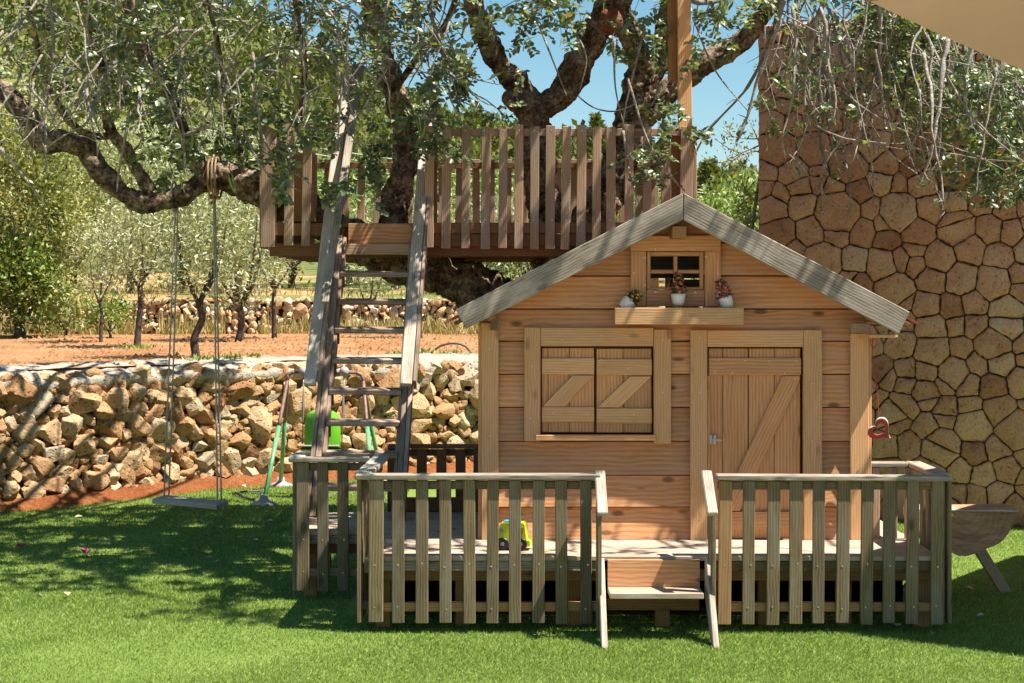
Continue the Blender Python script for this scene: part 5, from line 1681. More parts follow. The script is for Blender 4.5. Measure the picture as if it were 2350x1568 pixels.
CR = random.Random(77)
leaves = Leaves(); twigs = Multi(); bare = Multi()
pods = []
def compound(p, d, rr, n=4, size=1.0):
    """one pinnate carob leaf: pairs of rounded leaflets along a short stalk"""
    d = d.normalized()
    nrm = (Vector((0.15, -0.15, 1)) + rv(rr) * 0.45).normalized()
    side = nrm.cross(d)
    if side.length < 1e-3: return
    side.normalize()
    L_ = 0.027 * n * size
    for i in range(n):
        q = p + d * (L_ * (i + 0.6) / n)
        for s in (-1, 1):
            l = 0.042 * size * rr.uniform(0.75, 1.2)
            dd = (d * 0.55 + side * s * 0.9 + rv(rr) * 0.18).normalized()
            nn = (nrm + rv(rr) * 0.28 - side * s * 0.25).normalized()
            leaves.add(q, dd, nn, l, l * rr.uniform(0.66, 0.82))

def spray(p, d, length, rr, nl=7, droop=0.5, r0=0.0045, leafsize=1.0, leaf_from=0.2):
    pts = [p.copy()]; dd = d.normalized(); seg = 6
    for i in range(seg):
        dd = (dd + Vector((0, 0, -droop / seg)) + rv(rr) * 0.10).normalized()
        pts.append(pts[-1] + dd * (length / seg))
    twigs.tube(pts, [r0 * (1 - 0.75 * i / seg) for i in range(seg + 1)], 4)
    for i in range(nl):
        t = leaf_from + (1 - leaf_from) * (i + rr.random()) / nl
        k = min(seg - 1, int(t * seg)); fr_ = t * seg - k
        q = pts[k].lerp(pts[k + 1], fr_)
        along = (pts[k + 1] - pts[k]).normalized()
        ld = (along * rr.uniform(0.2, 0.8) + rv(rr) * 0.7 + Vector((0, 0, -0.15))).normalized()
        compound(q, ld, rr, rr.choice((3, 4, 4, 5)), leafsize * rr.uniform(0.8, 1.12))
    return pts

# lower edge of the visible crown, by picture x
cx_ = [-200, 0, 60, 130, 200, 300, 400, 470, 560, 640, 720, 780, 830, 900, 970, 1030, 1080, 1130, 1180, 1240, 1330, 1400, 1480, 1560, 1640, 1720, 1790]
cy_ = [250, 215, 250, 290, 250, 300, 330, 340, 300, 330, 300, 190, 240, 180, 230, 255, 190, 110, 120, 85, 60, 70, 110, 90, 100, 70, 60]
def crown_low(x): return float(np.interp(x, cx_, cy_))
n_s = 0
while n_s < 640:
    x = CR.uniform(-200, 1800); y = CR.uniform(-420, 300)
    low = crown_low(x)
    if y > low - 20: continue
    if y > 0:
        # thin the crown where sky shows through
        if 1180 < x < 1750 and CR.random() < 0.45: continue
        if noise.noise(Vector((x * 0.006, y * 0.008, 3.3))) < -0.22: continue
    elif CR.random() < 0.2: continue
    Y = CR.uniform(9.6, 12.7) if y > 0 else CR.uniform(8.9, 12.8)
    p = W(x, y - 60, Y)
    d = Vector((CR.gauss(0, 1), CR.gauss(0, 1), CR.uniform(-0.9, 0.5)))
    spray(p, d, CR.uniform(0.22, 0.5), CR, CR.randint(4, 7), 0.7)
    n_s += 1
# hanging clusters low in front of the platform and ladder
for (x, y, Y, n, s) in ((660, 345, 10.3, 7, 38), (640, 400, 10.3, 6, 34), (700, 430, 10.25, 6, 30), (690, 300, 10.4, 9, 45), (850, 345, 10.3, 8, 36), (835, 400, 10.3, 6, 26), (885, 330, 10.4, 6, 34), (950, 270, 10.4, 8, 38),
                        (985, 300, 10.45, 7, 34), (1010, 320, 10.5, 5, 24), (760, 250, 10.2, 6, 40), (1000, 200, 10.5, 9, 45), (1065, 180, 10.5, 7, 38), (870, 250, 10.6, 6, 40), (1140, 252, 10.9, 4, 22), (1195, 190, 11.0, 4, 24), (420, 300, 10.8, 10, 60), (360, 340, 10.9, 8, 50),
                        (470, 330, 10.8, 8, 50), (420, 380, 10.9, 5, 30), (530, 330, 10.7, 8, 48), (590, 260, 10.5, 10, 55), (260, 200, 10.8, 10, 60), (120, 200, 10.6, 10, 60), (330, 260, 10.9, 9, 50), (1560, 262, 10.5, 7, 30), (1515, 285, 10.4, 5, 22), (1590, 300, 10.5, 3, 14),
                        (1535, 400, 10.3, 5, 20), (1510, 362, 10.3, 4, 16), (1640, 60, 11.0, 10, 60), (1560, 90, 11.2, 9, 50), (1470, 60, 11.0, 8, 50), (1250, 60, 10.8, 9, 50), (1350, 30, 10.8, 9, 50), (1440, 120, 11.0, 5, 34)):
    for i in range(max(2, int(n * .62))):
        p = W(x + CR.gauss(0, s * .6), y - s * 0.5 + CR.gauss(0, s * .5), Y + CR.gauss(0, .12))
        spray(p, Vector((CR.gauss(0, 1), CR.gauss(0, .8), CR.uniform(-1, .3))), CR.uniform(0.12, 0.24), CR, CR.randint(3, 6), 0.6, 0.003)
# sprigs hang on thin shoots
for (a, b, c, Y) in (((1480, 60), (1430, 300), (1500, 340), 10.9), ((1410, 90), (1412, 200), (1435, 300), 10.8), ((1430, 300), (1445, 400), (1470, 480), 10.5), ((1440, 180), (1490, 330), (1560, 430), 10.4),
                     ((960, 60), (1010, 200), (1130, 262), 10.8), ((580, 120), (610, 330), (720, 430), 10.3), ((745, 120), (800, 300), (880, 380), 10.35), ((560, 300), (610, 395), (690, 440), 10.3), ((690, 80), (700, 250), (660, 380), 10.35),
                     ((1310, 60), (1345, 130), (1330, 210), 10.9), ((1230, 40), (1265, 130), (1300, 220), 10.8), ((1590, 40), (1640, 160), (1720, 260), 11.3)):
    P = catmull([W(*a, Y), W(*b, Y - .05), W(*c, Y)], 8)
    twigs.tube(P, [0.009 - 0.006 * i / (len(P) - 1) for i in range(len(P))], 5)
# pale bare twigs, left side
for pts, Y in ((((112, -30), (122, 120), (108, 230), (104, 335), (106, 400)), 10.4), (((262, -30), (262, 120), (235, 200), (200, 280), (150, 310), (92, 348)), 10.3), (((150, 160), (140, 230), (110, 300)), 10.5), (((230, -20), (222, 80), (180, 160), (150, 205)), 10.3),
               (((460, 70), (380, 75), (300, 90), (200, 130)), 10.4), (((300, 255), (290, 300), (272, 400), (268, 440)), 10.5), (((420, 100), (410, 180), (400, 230), (420, 300), (424, 400)), 10.5), (((0, 340), (50, 400), (108, 475)), 10.2),
               (((100, 60), (60, 40), (35, 70), (20, 120)), 10.4), (((500, 160), (510, 260), (516, 330)), 10.4), (((340, 165), (360, 220), (390, 250), (440, 260)), 10.4), (((160, 60), (150, 120), (185, 160)), 10.2), (((480, 290), (420, 310), (370, 330)), 10.4)):
    P = catmull([W(x, y, Y + CR.gauss(0, .05)) for x, y in pts], 6)
    bare.tube(P, [0.0135 - 0.009 * i / (len(P) - 1) + 0.0015 * math.sin(i * 2.1) for i in range(len(P))], 6)
for i in range(120):
    x = CR.uniform(-60, 1080); y = CR.uniform(-60, 260); Y = CR.uniform(9.9, 12.3)
    p = W(x, y, Y); d = Vector((CR.gauss(0, .8), CR.gauss(0, .6), CR.uniform(-1.2, -.1))).normalized()
    P = [p]
    for k in range(7):
        d = (d + Vector((0, 0, -.06)) + rv(CR) * 0.17).normalized(); P.append(P[-1] + d * CR.uniform(0.04, 0.08))
    bare.tube(P, [CR.uniform(.005, .008) * (1 - .65 * k / 7) for k in range(8)], 5)
for i in range(70):
    x = CR.uniform(-40, 1050); y = CR.uniform(-60, 200); Y = CR.uniform(9.7, 10.5)
    p = W(x, y, Y); d = Vector((CR.gauss(0, .7), CR.gauss(0, .4), CR.uniform(-1.3, -.2))).normalized()
    P = [p]
    for k in range(9):
        d = (d + Vector((0, 0, -.05)) + rv(CR) * 0.15).normalized(); P.append(P[-1] + d * CR.uniform(0.04, 0.08))
    r0 = CR.uniform(.006, .011)
    bare.tube(P, [r0 * (1 - .6 * k / 9) * CR.uniform(.85, 1.2) for k in range(10)], 5)
    for k in range(3, 10):
        if CR.random() < .3:
            e = P[k] + (rv(CR) + Vector((0, 0, -.4))).normalized() * CR.uniform(.06, .18)
            bare.tube([P[k], (P[k] + e) / 2 + rv(CR) * .008, e], [.004, .003, .0018], 4)
# curtain of hanging bare shoots before the stone wall
strand_tops = []
for i in range(115):
    x = 1740 + 590 * (CR.random() ** 0.85); Y = CR.uniform(10.2, 12.2)
    y0 = CR.uniform(-120, 60 + (x - 1740) * 0.22)
    yend = CR.uniform(180, 430) if x < 1990 else CR.uniform(170, 420)
    if CR.random() < 0.12: yend += 90
    p = W(x, y0, Y); zend = EYE - (yend - 680) / F * Y
    d = Vector((CR.gauss(0.12, .35), CR.gauss(0, .25), -1)).normalized()
    P = [p]
    guard = 0
    while P[-1].z > zend and guard < 60:
        d = (d + Vector((CR.gauss(0, .13), CR.gauss(0, .1), -0.10 + CR.gauss(0, .05)))).normalized()
        P.append(P[-1] + d * 0.055); guard += 1
    if len(P) < 3: continue
    r0 = CR.choice((0.006, 0.008, 0.012, 0.017)) if i < 90 else 0.005
    bare.tube(P, [r0 * (1 - .62 * k / len(P)) * CR.uniform(.75, 1.3) for k in range(len(P))], 5)
    for k in range(3, len(P)):
        if CR.random() < 0.22:      # short spurs
            e = P[k] + (rv(CR) * .6 + Vector((0, 0, -.5))).normalized() * CR.uniform(.04, .16)
            bare.tube([P[k], (P[k] + e) / 2 + rv(CR) * .006, e], [.0038, .003, .0018], 4)
        if CR.random() < 0.13: compound(P[k], rv(CR), CR, 3, .9)
    strand_tops.append(P)
# a few side shoots sweeping across the curtain
for i in range(34):
    x = CR.uniform(1760, 2250); y = CR.uniform(0, 330); Y = CR.uniform(10.2, 11.8)
    d = Vector((CR.uniform(.3, 1), CR.gauss(0, .3), CR.uniform(-1, -.1))).normalized(); P = [W(x, y, Y)]
    for k in range(12):
        d = (d + Vector((.03, 0, .03)) + rv(CR) * .09).normalized(); P.append(P[-1] + d * .06)
    bare.tube(P, [.006 * (1 - .6 * k / 13) for k in range(13)], 5)
# leafy mass at the far right
lx_ = [1990, 2080, 2150, 2200, 2260, 2330, 2450]; lt_ = [-60, -20, 60, 120, 150, 180, 150]; lb_ = [60, 170, 330, 420, 440, 470, 460]
for i in range(230):
    x = CR.uniform(2000, 2440)
    y = CR.uniform(float(np.interp(x, lx_, lt_)) - 60, float(np.interp(x, lx_, lb_)) - 40)
    Y = CR.uniform(10.4, 12.0)
    if noise.noise(Vector((x * .01, y * .01, 8))) < -0.25: continue
    spray(W(x, y, Y), Vector((CR.gauss(0, 1), CR.gauss(0, .7), CR.uniform(-1, .2))), CR.uniform(.15, .3), CR, CR.randint(4, 7), .6, .004, .95)
for i in range(80):
    x = CR.uniform(1760, 2100); y = CR.uniform(-80, 260 - (x - 1900) * 0.1)
    spray(W(x, y, CR.uniform(10.4, 12)), Vector((CR.gauss(0, 1), CR.gauss(0, .7), CR.uniform(-1, .2))), CR.uniform(.12, .24), CR, CR.randint(1, 4), .6, .004, .85)
# crown above the frame
for i in range(150):
    p = Vector((CR.uniform(-2.6, 1.3), CR.uniform(8.9, 13.0), CR.uniform(3.7, 5.3)))
    if p.z < EYE + 690 / F * p.y: continue
    if noise.noise(p * 0.9) < -0.05: continue
    spray(p, rv(CR), CR.uniform(.35, .6), CR, CR.randint(6, 9), .5, .006, 1.1)
for i in range(95):
    p = Vector((CR.uniform(-2.8, -.3), CR.uniform(12.4, 14.8), CR.uniform(4.0, 5.2)))
    if noise.noise(p * 1.1) < -0.05: continue
    spray(p, rv(CR), CR.uniform(.35, .6), CR, CR.randint(6, 9), .5, .006, 1.1)
for i in range(8):
    a = W(CR.choice((470, 690, 850)), -20, 11.2); b = Vector((CR.uniform(-2.6, -.4), CR.uniform(13, 14.6), CR.uniform(4.3, 5.0)))
    P = catmull([a, a.lerp(b, .5) + rv(CR) * .2 + Vector((0, 0, .2)), b], 6)
    twigs.tube(P, [.05 - .035 * k / (len(P) - 1) for k in range(len(P))], 6)
# outer shoots over the playhouse: they throw the streaks of shade on the bargeboards
for i in range(120):
    x = CR.uniform(0.6, 3.5)
    p = Vector((x, CR.uniform(8.0, 8.95), CR.uniform(3.75, 4.9)))
    if x > 2.0 and CR.random() < .55: continue
    spray(p, Vector((CR.gauss(0, 1), CR.gauss(0, .5), CR.uniform(-1, .1))), CR.uniform(.3, .55), CR, CR.randint(2, 6) if x < 2.0 else CR.randint(0, 3), .5, .011, 1.0)
for i in range(9):
    a = Vector((0.3 + i * 0.38, 10.6, 4.6 + CR.uniform(-.2, .3))); b = Vector((0.7 + i * 0.33 + CR.gauss(0, .2), 8.1, 4.3 + CR.uniform(-.3, .5)))
    P = catmull([a, a.lerp(b, .5) + rv(CR) * .2, b], 6)
    twigs.tube(P, [.035 - .022 * k / (len(P) - 1) for k in range(len(P))], 6)
for i in range(26):
    a = W(CR.choice((300, 860, 1090, 1440, 1560, 1920)), -60, 11.4); b = Vector((CR.uniform(-3.4, 2.8), CR.uniform(8.9, 13.2), CR.uniform(4.2, 5.4)))
    P = catmull([a, a.lerp(b, .5) + rv(CR) * .2, b], 6)
    twigs.tube(P, [.04 - .03 * k / (len(P) - 1) for k in range(len(P))], 6)
crown = leaves.build_oval('crown', M_carob, carob)
twigs.build('twigs', M_twig, carob, True, 'stuff')
bare.build('bare_twigs', M_twig, carob, True, 'stuff')
# green pods hanging among the leaves
def pod_mesh():
    v, f = tube_data(catmull([Vector((0, 0, 0)), Vector((.008, 0, -.04)), Vector((.004, .003, -.09)), Vector((-.012, .004, -.13))], 3), lerp_list([.002, .009, .009, .002], 3), 6)
    v = [Vector((p.x, p.y * .5, p.z)) for p in v]
    return mesh_py('pod', v, f, M_pod, True)
pm = pod_mesh()
for (x, y, Y) in [(462, 60, 10.3), (470, 75, 10.3), (520, 150, 10.3), (525, 400, 10.3), (530, 395, 10.3), (415, 395, 10.4), (935, 95, 10.3), (960, 60, 10.3), (965, 110, 10.35), (960, 265, 10.2), (955, 270, 10.2), (975, 275, 10.2), (540, 90, 10.2), (700, 40, 10.2), (1030, 40, 10.4), (1105, 25, 10.5), (880, 200, 10.3), (340, 330, 10.4), (440, 300, 10.3), (820, 420, 10.2), (2185, 330, 10.6), (2215, 360, 10.6), (2080, 280, 10.5), (620, 60, 10.2), (360, 90, 10.2), (2230, 240, 10.4)]:
    obj('pod', pm, carob, Matrix.Translation(W(x, y, Y)) @ Matrix.Rotation(CR.uniform(0, 6), 4, 'Z') @ Matrix.Rotation(CR.gauss(0, .25), 4, 'X'))

# ------------------------------------------------------------------ background trees
def leafy_tree(name, label, base, height, trunk_h, rx, rz, mat, rr, nclump=70, per=48, leaf=(0.085, 0.02), trunk_r=0.035, cz=None, cat='tree', group=None, stems=4, spread=0.13, lean=0.0, bark=None, ry=None):
    t = thing(name, label, cat, tuple(base), group)
    base = Vector(base); ry = ry or rx
    c = base + Vector((lean, 0, (cz if cz is not None else height - rz)))
    top = base + Vector((lean * .6 + rr.gauss(0, .02), 0, trunk_h))
    tr_pts = [base + Vector((0, 0, -.05)), base.lerp(top, .35) + Vector((rr.gauss(0, .02), 0, 0)), base.lerp(top, .7) + Vector((rr.gauss(0, .02), 0, 0)), top]
    tube('trunk', tr_pts, [trunk_r * 1.25, trunk_r, trunk_r * .9, trunk_r * .85], bark or M_olivebark, t, 9, 4, .12, True, rr.random() * 9, 9)
    br = Multi(); L_ = Leaves()
    ends = []
    for i in range(stems):
        a = 6.28 * i / stems + rr.uniform(-.5, .5)
        e = c + Vector((math.cos(a) * rx * .55, math.sin(a) * ry * .55, rr.uniform(-.1, .5) * rz))
        P = catmull([top - Vector((0, 0, .03)), top.lerp(e, .45) + Vector((math.cos(a) * rx * .12, math.sin(a) * ry * .12, -.04 * rz)), e], 5)
        br.tube(P, [trunk_r * (.62 - .45 * k / (len(P) - 1)) for k in range(len(P))], 6)
        ends.append(P)
    br.build('branches', bark or M_olivebark, t, True)
    for i in range(nclump):
        while True:
            q = Vector((rr.uniform(-1, 1), rr.uniform(-1, 1), rr.uniform(-1, 1)))
            if q.length < 1 and q.length > .25: break
        q *= (0.72 + .35 * noise.noise(q * 1.7 + base))
        q = q.normalized() * min(1.0, q.length * 1.25)
        p = c + Vector((q.x * rx, q.y * ry, q.z * rz))
        ax = (q + Vector((0, 0, .35)) + rv(rr) * .4).normalized()
        for k in range(per):
            s = p + rv(rr) * spread
            d = (ax + rv(rr) * .7).normalized()
            L_.add(s, d, (Vector((0, 0, 1)) + rv(rr) * .7), leaf[0] * rr.uniform(.7, 1.3), leaf[1] * rr.uniform(.8, 1.3))
    L_.build_quad('crown', mat, t)
    return t

TR = random.Random(9)
def tb(x, y, z=TZ): return ground_at(x, y, z)
young = 'young olive trees on the terrace'
leafy_tree('olive_tree', 'thin young olive with a forked top, leftmost on the terrace', tb(232, 787), 1.75, .52, .42, .62, M_olive, TR, 46, 42, trunk_r=.022, group=young, leaf=(.075, .02), stems=3)
leafy_tree('olive_tree', 'young olive with slightly bent trunk left of the swing ropes', tb(313, 797), 1.9, .72, .48, .62, M_olive, TR, 60, 44, trunk_r=.036, group=young, leaf=(.075, .02), lean=.05)
leafy_tree('olive_tree', 'sturdy young olive standing between the two swing ropes', (-3.02, 16.05, TZ), 1.8, .55, .52, .62, M_olive, TR, 78, 46, trunk_r=.038, group=young, leaf=(.07, .018), stems=6)
leafy_tree('olive_tree', 'bushy olive with several grey stems right of the swing', tb(548, 783), 2.3, .45, .62, .95, M_olive, TR, 84, 46, trunk_r=.05, group=young, leaf=(.085, .02), stems=6)
leafy_tree('olive_tree', 'young olive with crooked trunk just left of the ladder', tb(630, 778), 1.95, .72, .62, .58, M_olive, TR, 70, 44, trunk_r=.033, group=young, leaf=(.08, .02), lean=-.03)
leafy_tree('olive_tree', 'slim young olive seen just right of the ladder', tb(966, 776), 1.6, .6, .5, .42, M_olive, TR, 44, 40, trunk_r=.03, group=young, leaf=(.08, .02), lean=-.12)
leafy_tree('olive_tree', 'small olive seen between the ladder rungs', tb(850, 762), 1.55, .4, .45, .5, M_olive, TR, 44, 40, trunk_r=.03, group=young, leaf=(.085, .022))

back = 'trees on the slope behind the terrace'
sl = [  # x, base y, Y, height, rx, mat, label
    (60, 30.0, 4.0, 1.9, M_shrub, 'yellow green tree behind the big shrub at the far left'),
    (170, 33.0, 3.7, 1.8, M_olive, 'silvery olive behind the leftmost young olive'),
    (300, 31.0, 3.3, 1.6, M_olive, 'silvery olive behind the swing limb'),
    (420, 32.0, 3.1, 1.6, M_olive, 'silvery olive filling the gap above the swing ropes'),
    (545, 31.0, 3.0, 1.5, M_olive, 'silvery olive just left of the tree platform'),
    (670, 34.0, 2.7, 1.7, M_bright, 'green tree behind the left end of the tree platform'),
    (800, 36.0, 2.6, 1.8, M_bright, 'green tree behind the ladder top'),
    (905, 33.0, 2.4, 1.5, M_olive, 'pale olive behind the left carob trunk'),
    (1020, 37.0, 2.5, 1.8, M_bright, 'green tree behind the platform pickets right of the ladder'),
    (1100, 30.5, 1.6, 1.25, M_olive, 'low pale olive seen under the platform beside the roof'),
    (1150, 36.0, 2.45, 1.7, M_bright, 'green tree behind the middle platform pickets'),
    (1210, 31.0, 1.7, 1.2, M_olive, 'low pale olive seen just above the roof slope'),
    (1290, 38.0, 2.4, 1.8, M_bright, 'green tree behind the pickets left of the right trunk'),
    (1420, 36.0, 2.3, 1.7, M_bright, 'green tree behind the pickets beside the right trunk'),
    (1540, 39.0, 2.3, 1.8, M_bright, 'green tree behind the platform corner post'),
    (1690, 30.0, 2.0, 1.3, M_bright, 'green tree between the roof apex and the stone wall'),
    (1830, 34.0, 2.6, 1.8, M_bright, 'green tree standing behind the stone wall'),
]
for (x, Y, h, r, m, lab) in sl:
    X = (x - 1175) / F * Y
    leafy_tree('slope_tree', lab, (X, Y, terrain_z(X, Y)), h, .45, r, h * .43, m, TR, 74, 44, leaf=(.14, .05) if m is not M_olive else (.13, .034), trunk_r=.07, group=back, spread=.2)
# big shrub at the left
p = tb(60, 775)
leafy_tree('mastic_shrub', 'large dense yellow green shrub at the left edge above the wall', (p.x - .1, p.y, TZ), 3.55, .35, 1.25, 1.75, M_shrub, TR, 330, 60, leaf=(.075, .038), trunk_r=.08, cat='shrub', spread=.15, stems=6)
leafy_tree('mastic_shrub', 'dark green lower shrub at the foot of the big left shrub', (p.x + .05, p.y - .5, TZ), 1.5, .2, .62, .62, M_bright, TR, 110, 55, leaf=(.07, .036), trunk_r=.05, cat='shrub', spread=.12)
q = tb(292, 772)
leafy_tree('wild_bush', 'small bright green bush by the far terrace wall', (q.x, 24.0, TZ), .62, .1, .32, .26, M_bright, TR, 26, 40, leaf=(.07, .03), trunk_r=.02, cat='bush', spread=.08)
leafy_tree('wild_bush', 'grey green bush behind the leftmost young olive', ((150 - 1175) / F * 25.5, 25.5, TZ), .8, .1, .55, .32, M_shrub, TR, 34, 40, leaf=(.08, .03), trunk_r=.02, cat='bush', spread=.1)

# dry grass along the far wall and on the slope
def dry_grass():
    L_ = Leaves(); rr = random.Random(3)
    for i in range(5200):
        if i < 3000:
            x = rr.uniform(-8, 1.5); y = 26.7 - abs(rr.gauss(0, .5)); z = TZ
            if noise.noise(Vector((x * .8, 0, 1))) < -.15: continue
            h = rr.uniform(.1, .42)
        else:
            x = rr.uniform(-10, 6); y = rr.uniform(27.4, 33); z = terrain_z(x, y); h = rr.uniform(.1, .3)
            if noise.noise(Vector((x * .5, y * .5, 4))) < 0: continue
        L_.add(Vector((x, y, z - .02)), Vector((rr.gauss(0, .3), rr.gauss(0, .3), 1)), rv(rr), h, .018)
    o = L_.build_quad('dry_grass', M_grassdry, None)
    tag(o, 'tufts of dry grass along the far terrace wall', 'grass')
dry_grass()
def weeds():
    L_ = Leaves(); rr = random.Random(13)
    for (x, y) in ((430, 838), (478, 830), (500, 836), (330, 800), (300, 802), (925, 815), (970, 812), (1040, 818), (560, 822)):
        p = tb(x, min(y, 838))
        if p.y < wall_y(p.x) + .55: p.y = wall_y(p.x) + .6
        for i in range(45):
            L_.add(p + Vector((rr.gauss(0, .09), rr.gauss(0, .09), 0)), Vector((rr.gauss(0, .6), rr.gauss(0, .6), 1)), rv(rr), rr.uniform(.03, .09), .022)
    o = L_.build_quad('low_weeds', M_bright, None)
    tag(o, 'low green weeds dotted over the orange terrace soil', 'weeds')
weeds()

# thin sapling branches right of the roof apex
def sapling():
    rr = random.Random(15)
    base = Vector((2.15, 14.6, 0))
    t = thing('sapling', 'thin pale leaved sapling between the roof and the stone wall', 'sapling', tuple(base))
    L_ = Leaves(); br = Multi()
    trunk = [base, Vector((2.12, 14.6, 1.2)), Vector((2.08, 14.6, 2.1)), Vector((2.16, 14.6, 2.75))]
    tube('trunk', trunk, [.03, .025, .02, .012], M_twig, t, 8, 4)
    lines = [((1752, 330), (1700, 352), (1660, 372), (1612, 372)), ((1752, 345), (1720, 350), (1690, 362), (1655, 395)), ((1750, 318), (1710, 318), (1680, 312), (1660, 300)), ((1740, 322), (1730, 300), (1722, 285)),
             ((1680, 312), (1675, 295), (1680, 285)), ((1700, 352), (1672, 340), (1640, 318)), ((1735, 440), (1700, 470), (1690, 500)), ((1740, 470), (1712, 440), (1705, 420)), ((1745, 500), (1715, 512), (1690, 540)), ((1700, 352), (1708, 370), (1700, 380), (1680, 390))]
    for ln in lines:
        P = catmull([W(x, y, 14.6 + rr.gauss(0, .1)) for x, y in ln], 6)
        br.tube(P, [.008 - .005 * k / (len(P) - 1) for k in range(len(P))], 5)
        for k, pp in enumerate(P):
            dens = 3 if ln[0][1] < 420 else 9
            for j in range(dens if k > 2 else 1):
                if rr.random() < .7: L_.add(pp + rv(rr) * .035, rv(rr) + Vector((-.3, 0, .4)), rv(rr), rr.uniform(.03, .055), .016)
    for i in range(260):
        c_ = W(rr.gauss(1722, 20), rr.gauss(505, 30), 14.6 + rr.gauss(0, .25))
        L_.add(c_, rv(rr) + Vector((0, 0, .6)), rv(rr), rr.uniform(.04, .07), .02)
    br.build('branches', M_twig, t); L_.build_quad('foliage', M_sapling, t)
sapling()

# ------------------------------------------------------------------ pine wood on the hill
def wood_on_hill():
    rr = random.Random(41)
    rg = np.random.default_rng(5)
    B = []; D = []; NN = []; LL = []; WW = []
    trees = []
    for i in range(9000):
        y = 50 + 225 * (rr.random() ** 0.8)
        half = 0.36 * y + 14
        x = rr.uniform(-half, half)
        if noise.noise(Vector((x * .035, y * .03, 7))) < -0.34: continue
        trees.append((x, y))
        if len(trees) > 1750: break
    for (x, y) in trees:
        z = terrain_z(x, y)
        h = rr.uniform(2.4, 5.2) if y > 140 else (rr.uniform(1.8, 3.4) if y > 85 else rr.uniform(1.1, 2.1))
        r = h * rr.uniform(.34, .5)
        n = 130
        th = rg.random(n) * 2 * np.pi
        u = rg.random(n) * 2 - 1
        k = np.sqrt(1 - u * u)
        rad = 0.55 + 0.5 * rg.random(n)
        lob = 1 + 0.25 * np.sin(th * 3 + x) * np.cos(u * 4 + y)
        q = np.stack([np.cos(th) * k * r * rad * lob, np.sin(th) * k * r * rad * lob, (u * .5 * rad * lob + .5) * h * .92 + .2], 1)
        B.append(q + np.array([x, y, z])); 
        d = np.stack([np.cos(th) * k, np.sin(th) * k, u + .5], 1) + rg.normal(0, .6, (n, 3)); D.append(d)
        NN.append(rg.normal(0, 1, (n, 3)) + np.array([0, 0, .6]))
        s = 0.34 + 0.2 * h / 5
        LL.append(s * (0.7 + .7 * rg.random(n)) * h / 3.4 * 1.1); WW.append(s * .62 * (0.7 + .7 * rg.random(n)) * h / 3.4 * 1.1)
    L_ = Leaves()
    L_.b = np.concatenate(B); L_.d = np.concatenate(D); L_.n = np.concatenate(NN); L_.l = np.concatenate(LL); L_.w = np.concatenate(WW)
    o = L_.build_quad('pine_wood', M_pine, None)
    tag(o, 'pine wood covering the hillside beyond the olive terrace', 'wood')
wood_on_hill()

def pine(label, x, ytop, Y, h, r, seed):
    rr = random.Random(seed)
    X = (x - 1175) / F * Y; zt = EYE - (ytop - 680) / F * Y
    base = Vector((X, Y, zt - h))
    base.z = min(base.z, terrain_z(X, Y)); h = zt - base.z
    t = thing('pine_tree', label, 'pine tree', tuple(base), 'pines standing above the ridge')
    tube('trunk', [base + Vector((0, 0, -.3)), base + Vector((.05, 0, h * .5)), base + Vector((0, 0, h * .96))], [.14, .1, .03], M_olivebark, t, 7, 3)
    L_ = Leaves()
    for i in range(900):
        k = rr.random() ** .7
        rad = r * (1 - k) ** .75 * rr.uniform(.3, 1.05) * (1 + .3 * math.sin(k * 26))
        a = rr.uniform(0, 6.28)
        L_.add(base + Vector((rad * math.cos(a), rad * math.sin(a), h * (.28 + .72 * k))), Vector((math.cos(a), math.sin(a), rr.uniform(.1, 1.2))), rv(rr), rr.uniform(.25, .5), rr.uniform(.1, .2))
    L_.build_quad('crown', M_pine, t)
pine('slender pine rising above the ridge behind the right trunk', 1368, 268, 95, 7, 1.5, 1)
pine('small pointed pine on the ridge right of the corner post', 1628, 372, 90, 5, 1.3, 2)
pine('low pine on the ridge close to the stone wall', 1700, 418, 92, 4, 1.5, 3)

# ------------------------------------------------------------------ overhead cables
def cable(label, a, b, sag, r, mat):
    P = [a.lerp(b, k / 16) - Vector((0, 0, sag * (1 - (2 * k / 16 - 1) ** 2))) for k in range(17)]
    me = mesh_py('overhead_cable', *tube_data(P, [r] * 17, 5), mat, True)
    o = obj('overhead_cable', me)
    tag(o, label, 'cable', 'overhead cables crossing the valley')
for lab, (x0, y0), (x1, y1), sag, r, m in (
    ('highest thin overhead cable crossing before the hillside', (400, 262), (1900, 455), .2, .014, M_cable),
    ('upper pale overhead cable crossing before the hillside', (400, 285), (1900, 462), .3, .02, M_cable2),
    ('second pale overhead cable just below the upper one', (400, 300), (1900, 478), .3, .02, M_cable2),
    ('lower pale overhead cable behind the platform pickets', (400, 318), (1900, 500), .3, .018, M_cable2),
    ('lowest thin overhead cable behind the platform pickets', (400, 345), (1900, 540), .3, .012, M_cable)):
    cable(lab, W(x0, y0, 48), W(x1, y1, 48), sag, r, m)

# black cord looping between the upper limbs
P = catmull([W(1405, 206, 11.5), W(1440, 240, 11.5), W(1490, 256, 11.5), W(1540, 245, 11.5), W(1560, 225, 11.5)], 6)
P = catmull([W(1310, 200, 11.4), W(1335, 228, 11.4), W(1365, 248, 11.4), W(1405, 256, 11.4), W(1445, 246, 11.4), W(1470, 228, 11.4)], 6)
o = obj('looping_wire', mesh_py('looping_wire', *tube_data(P, [.005] * len(P), 6), M_cable, True))
tag(o, 'thin black cord strung between the two upper carob limbs', 'wire')
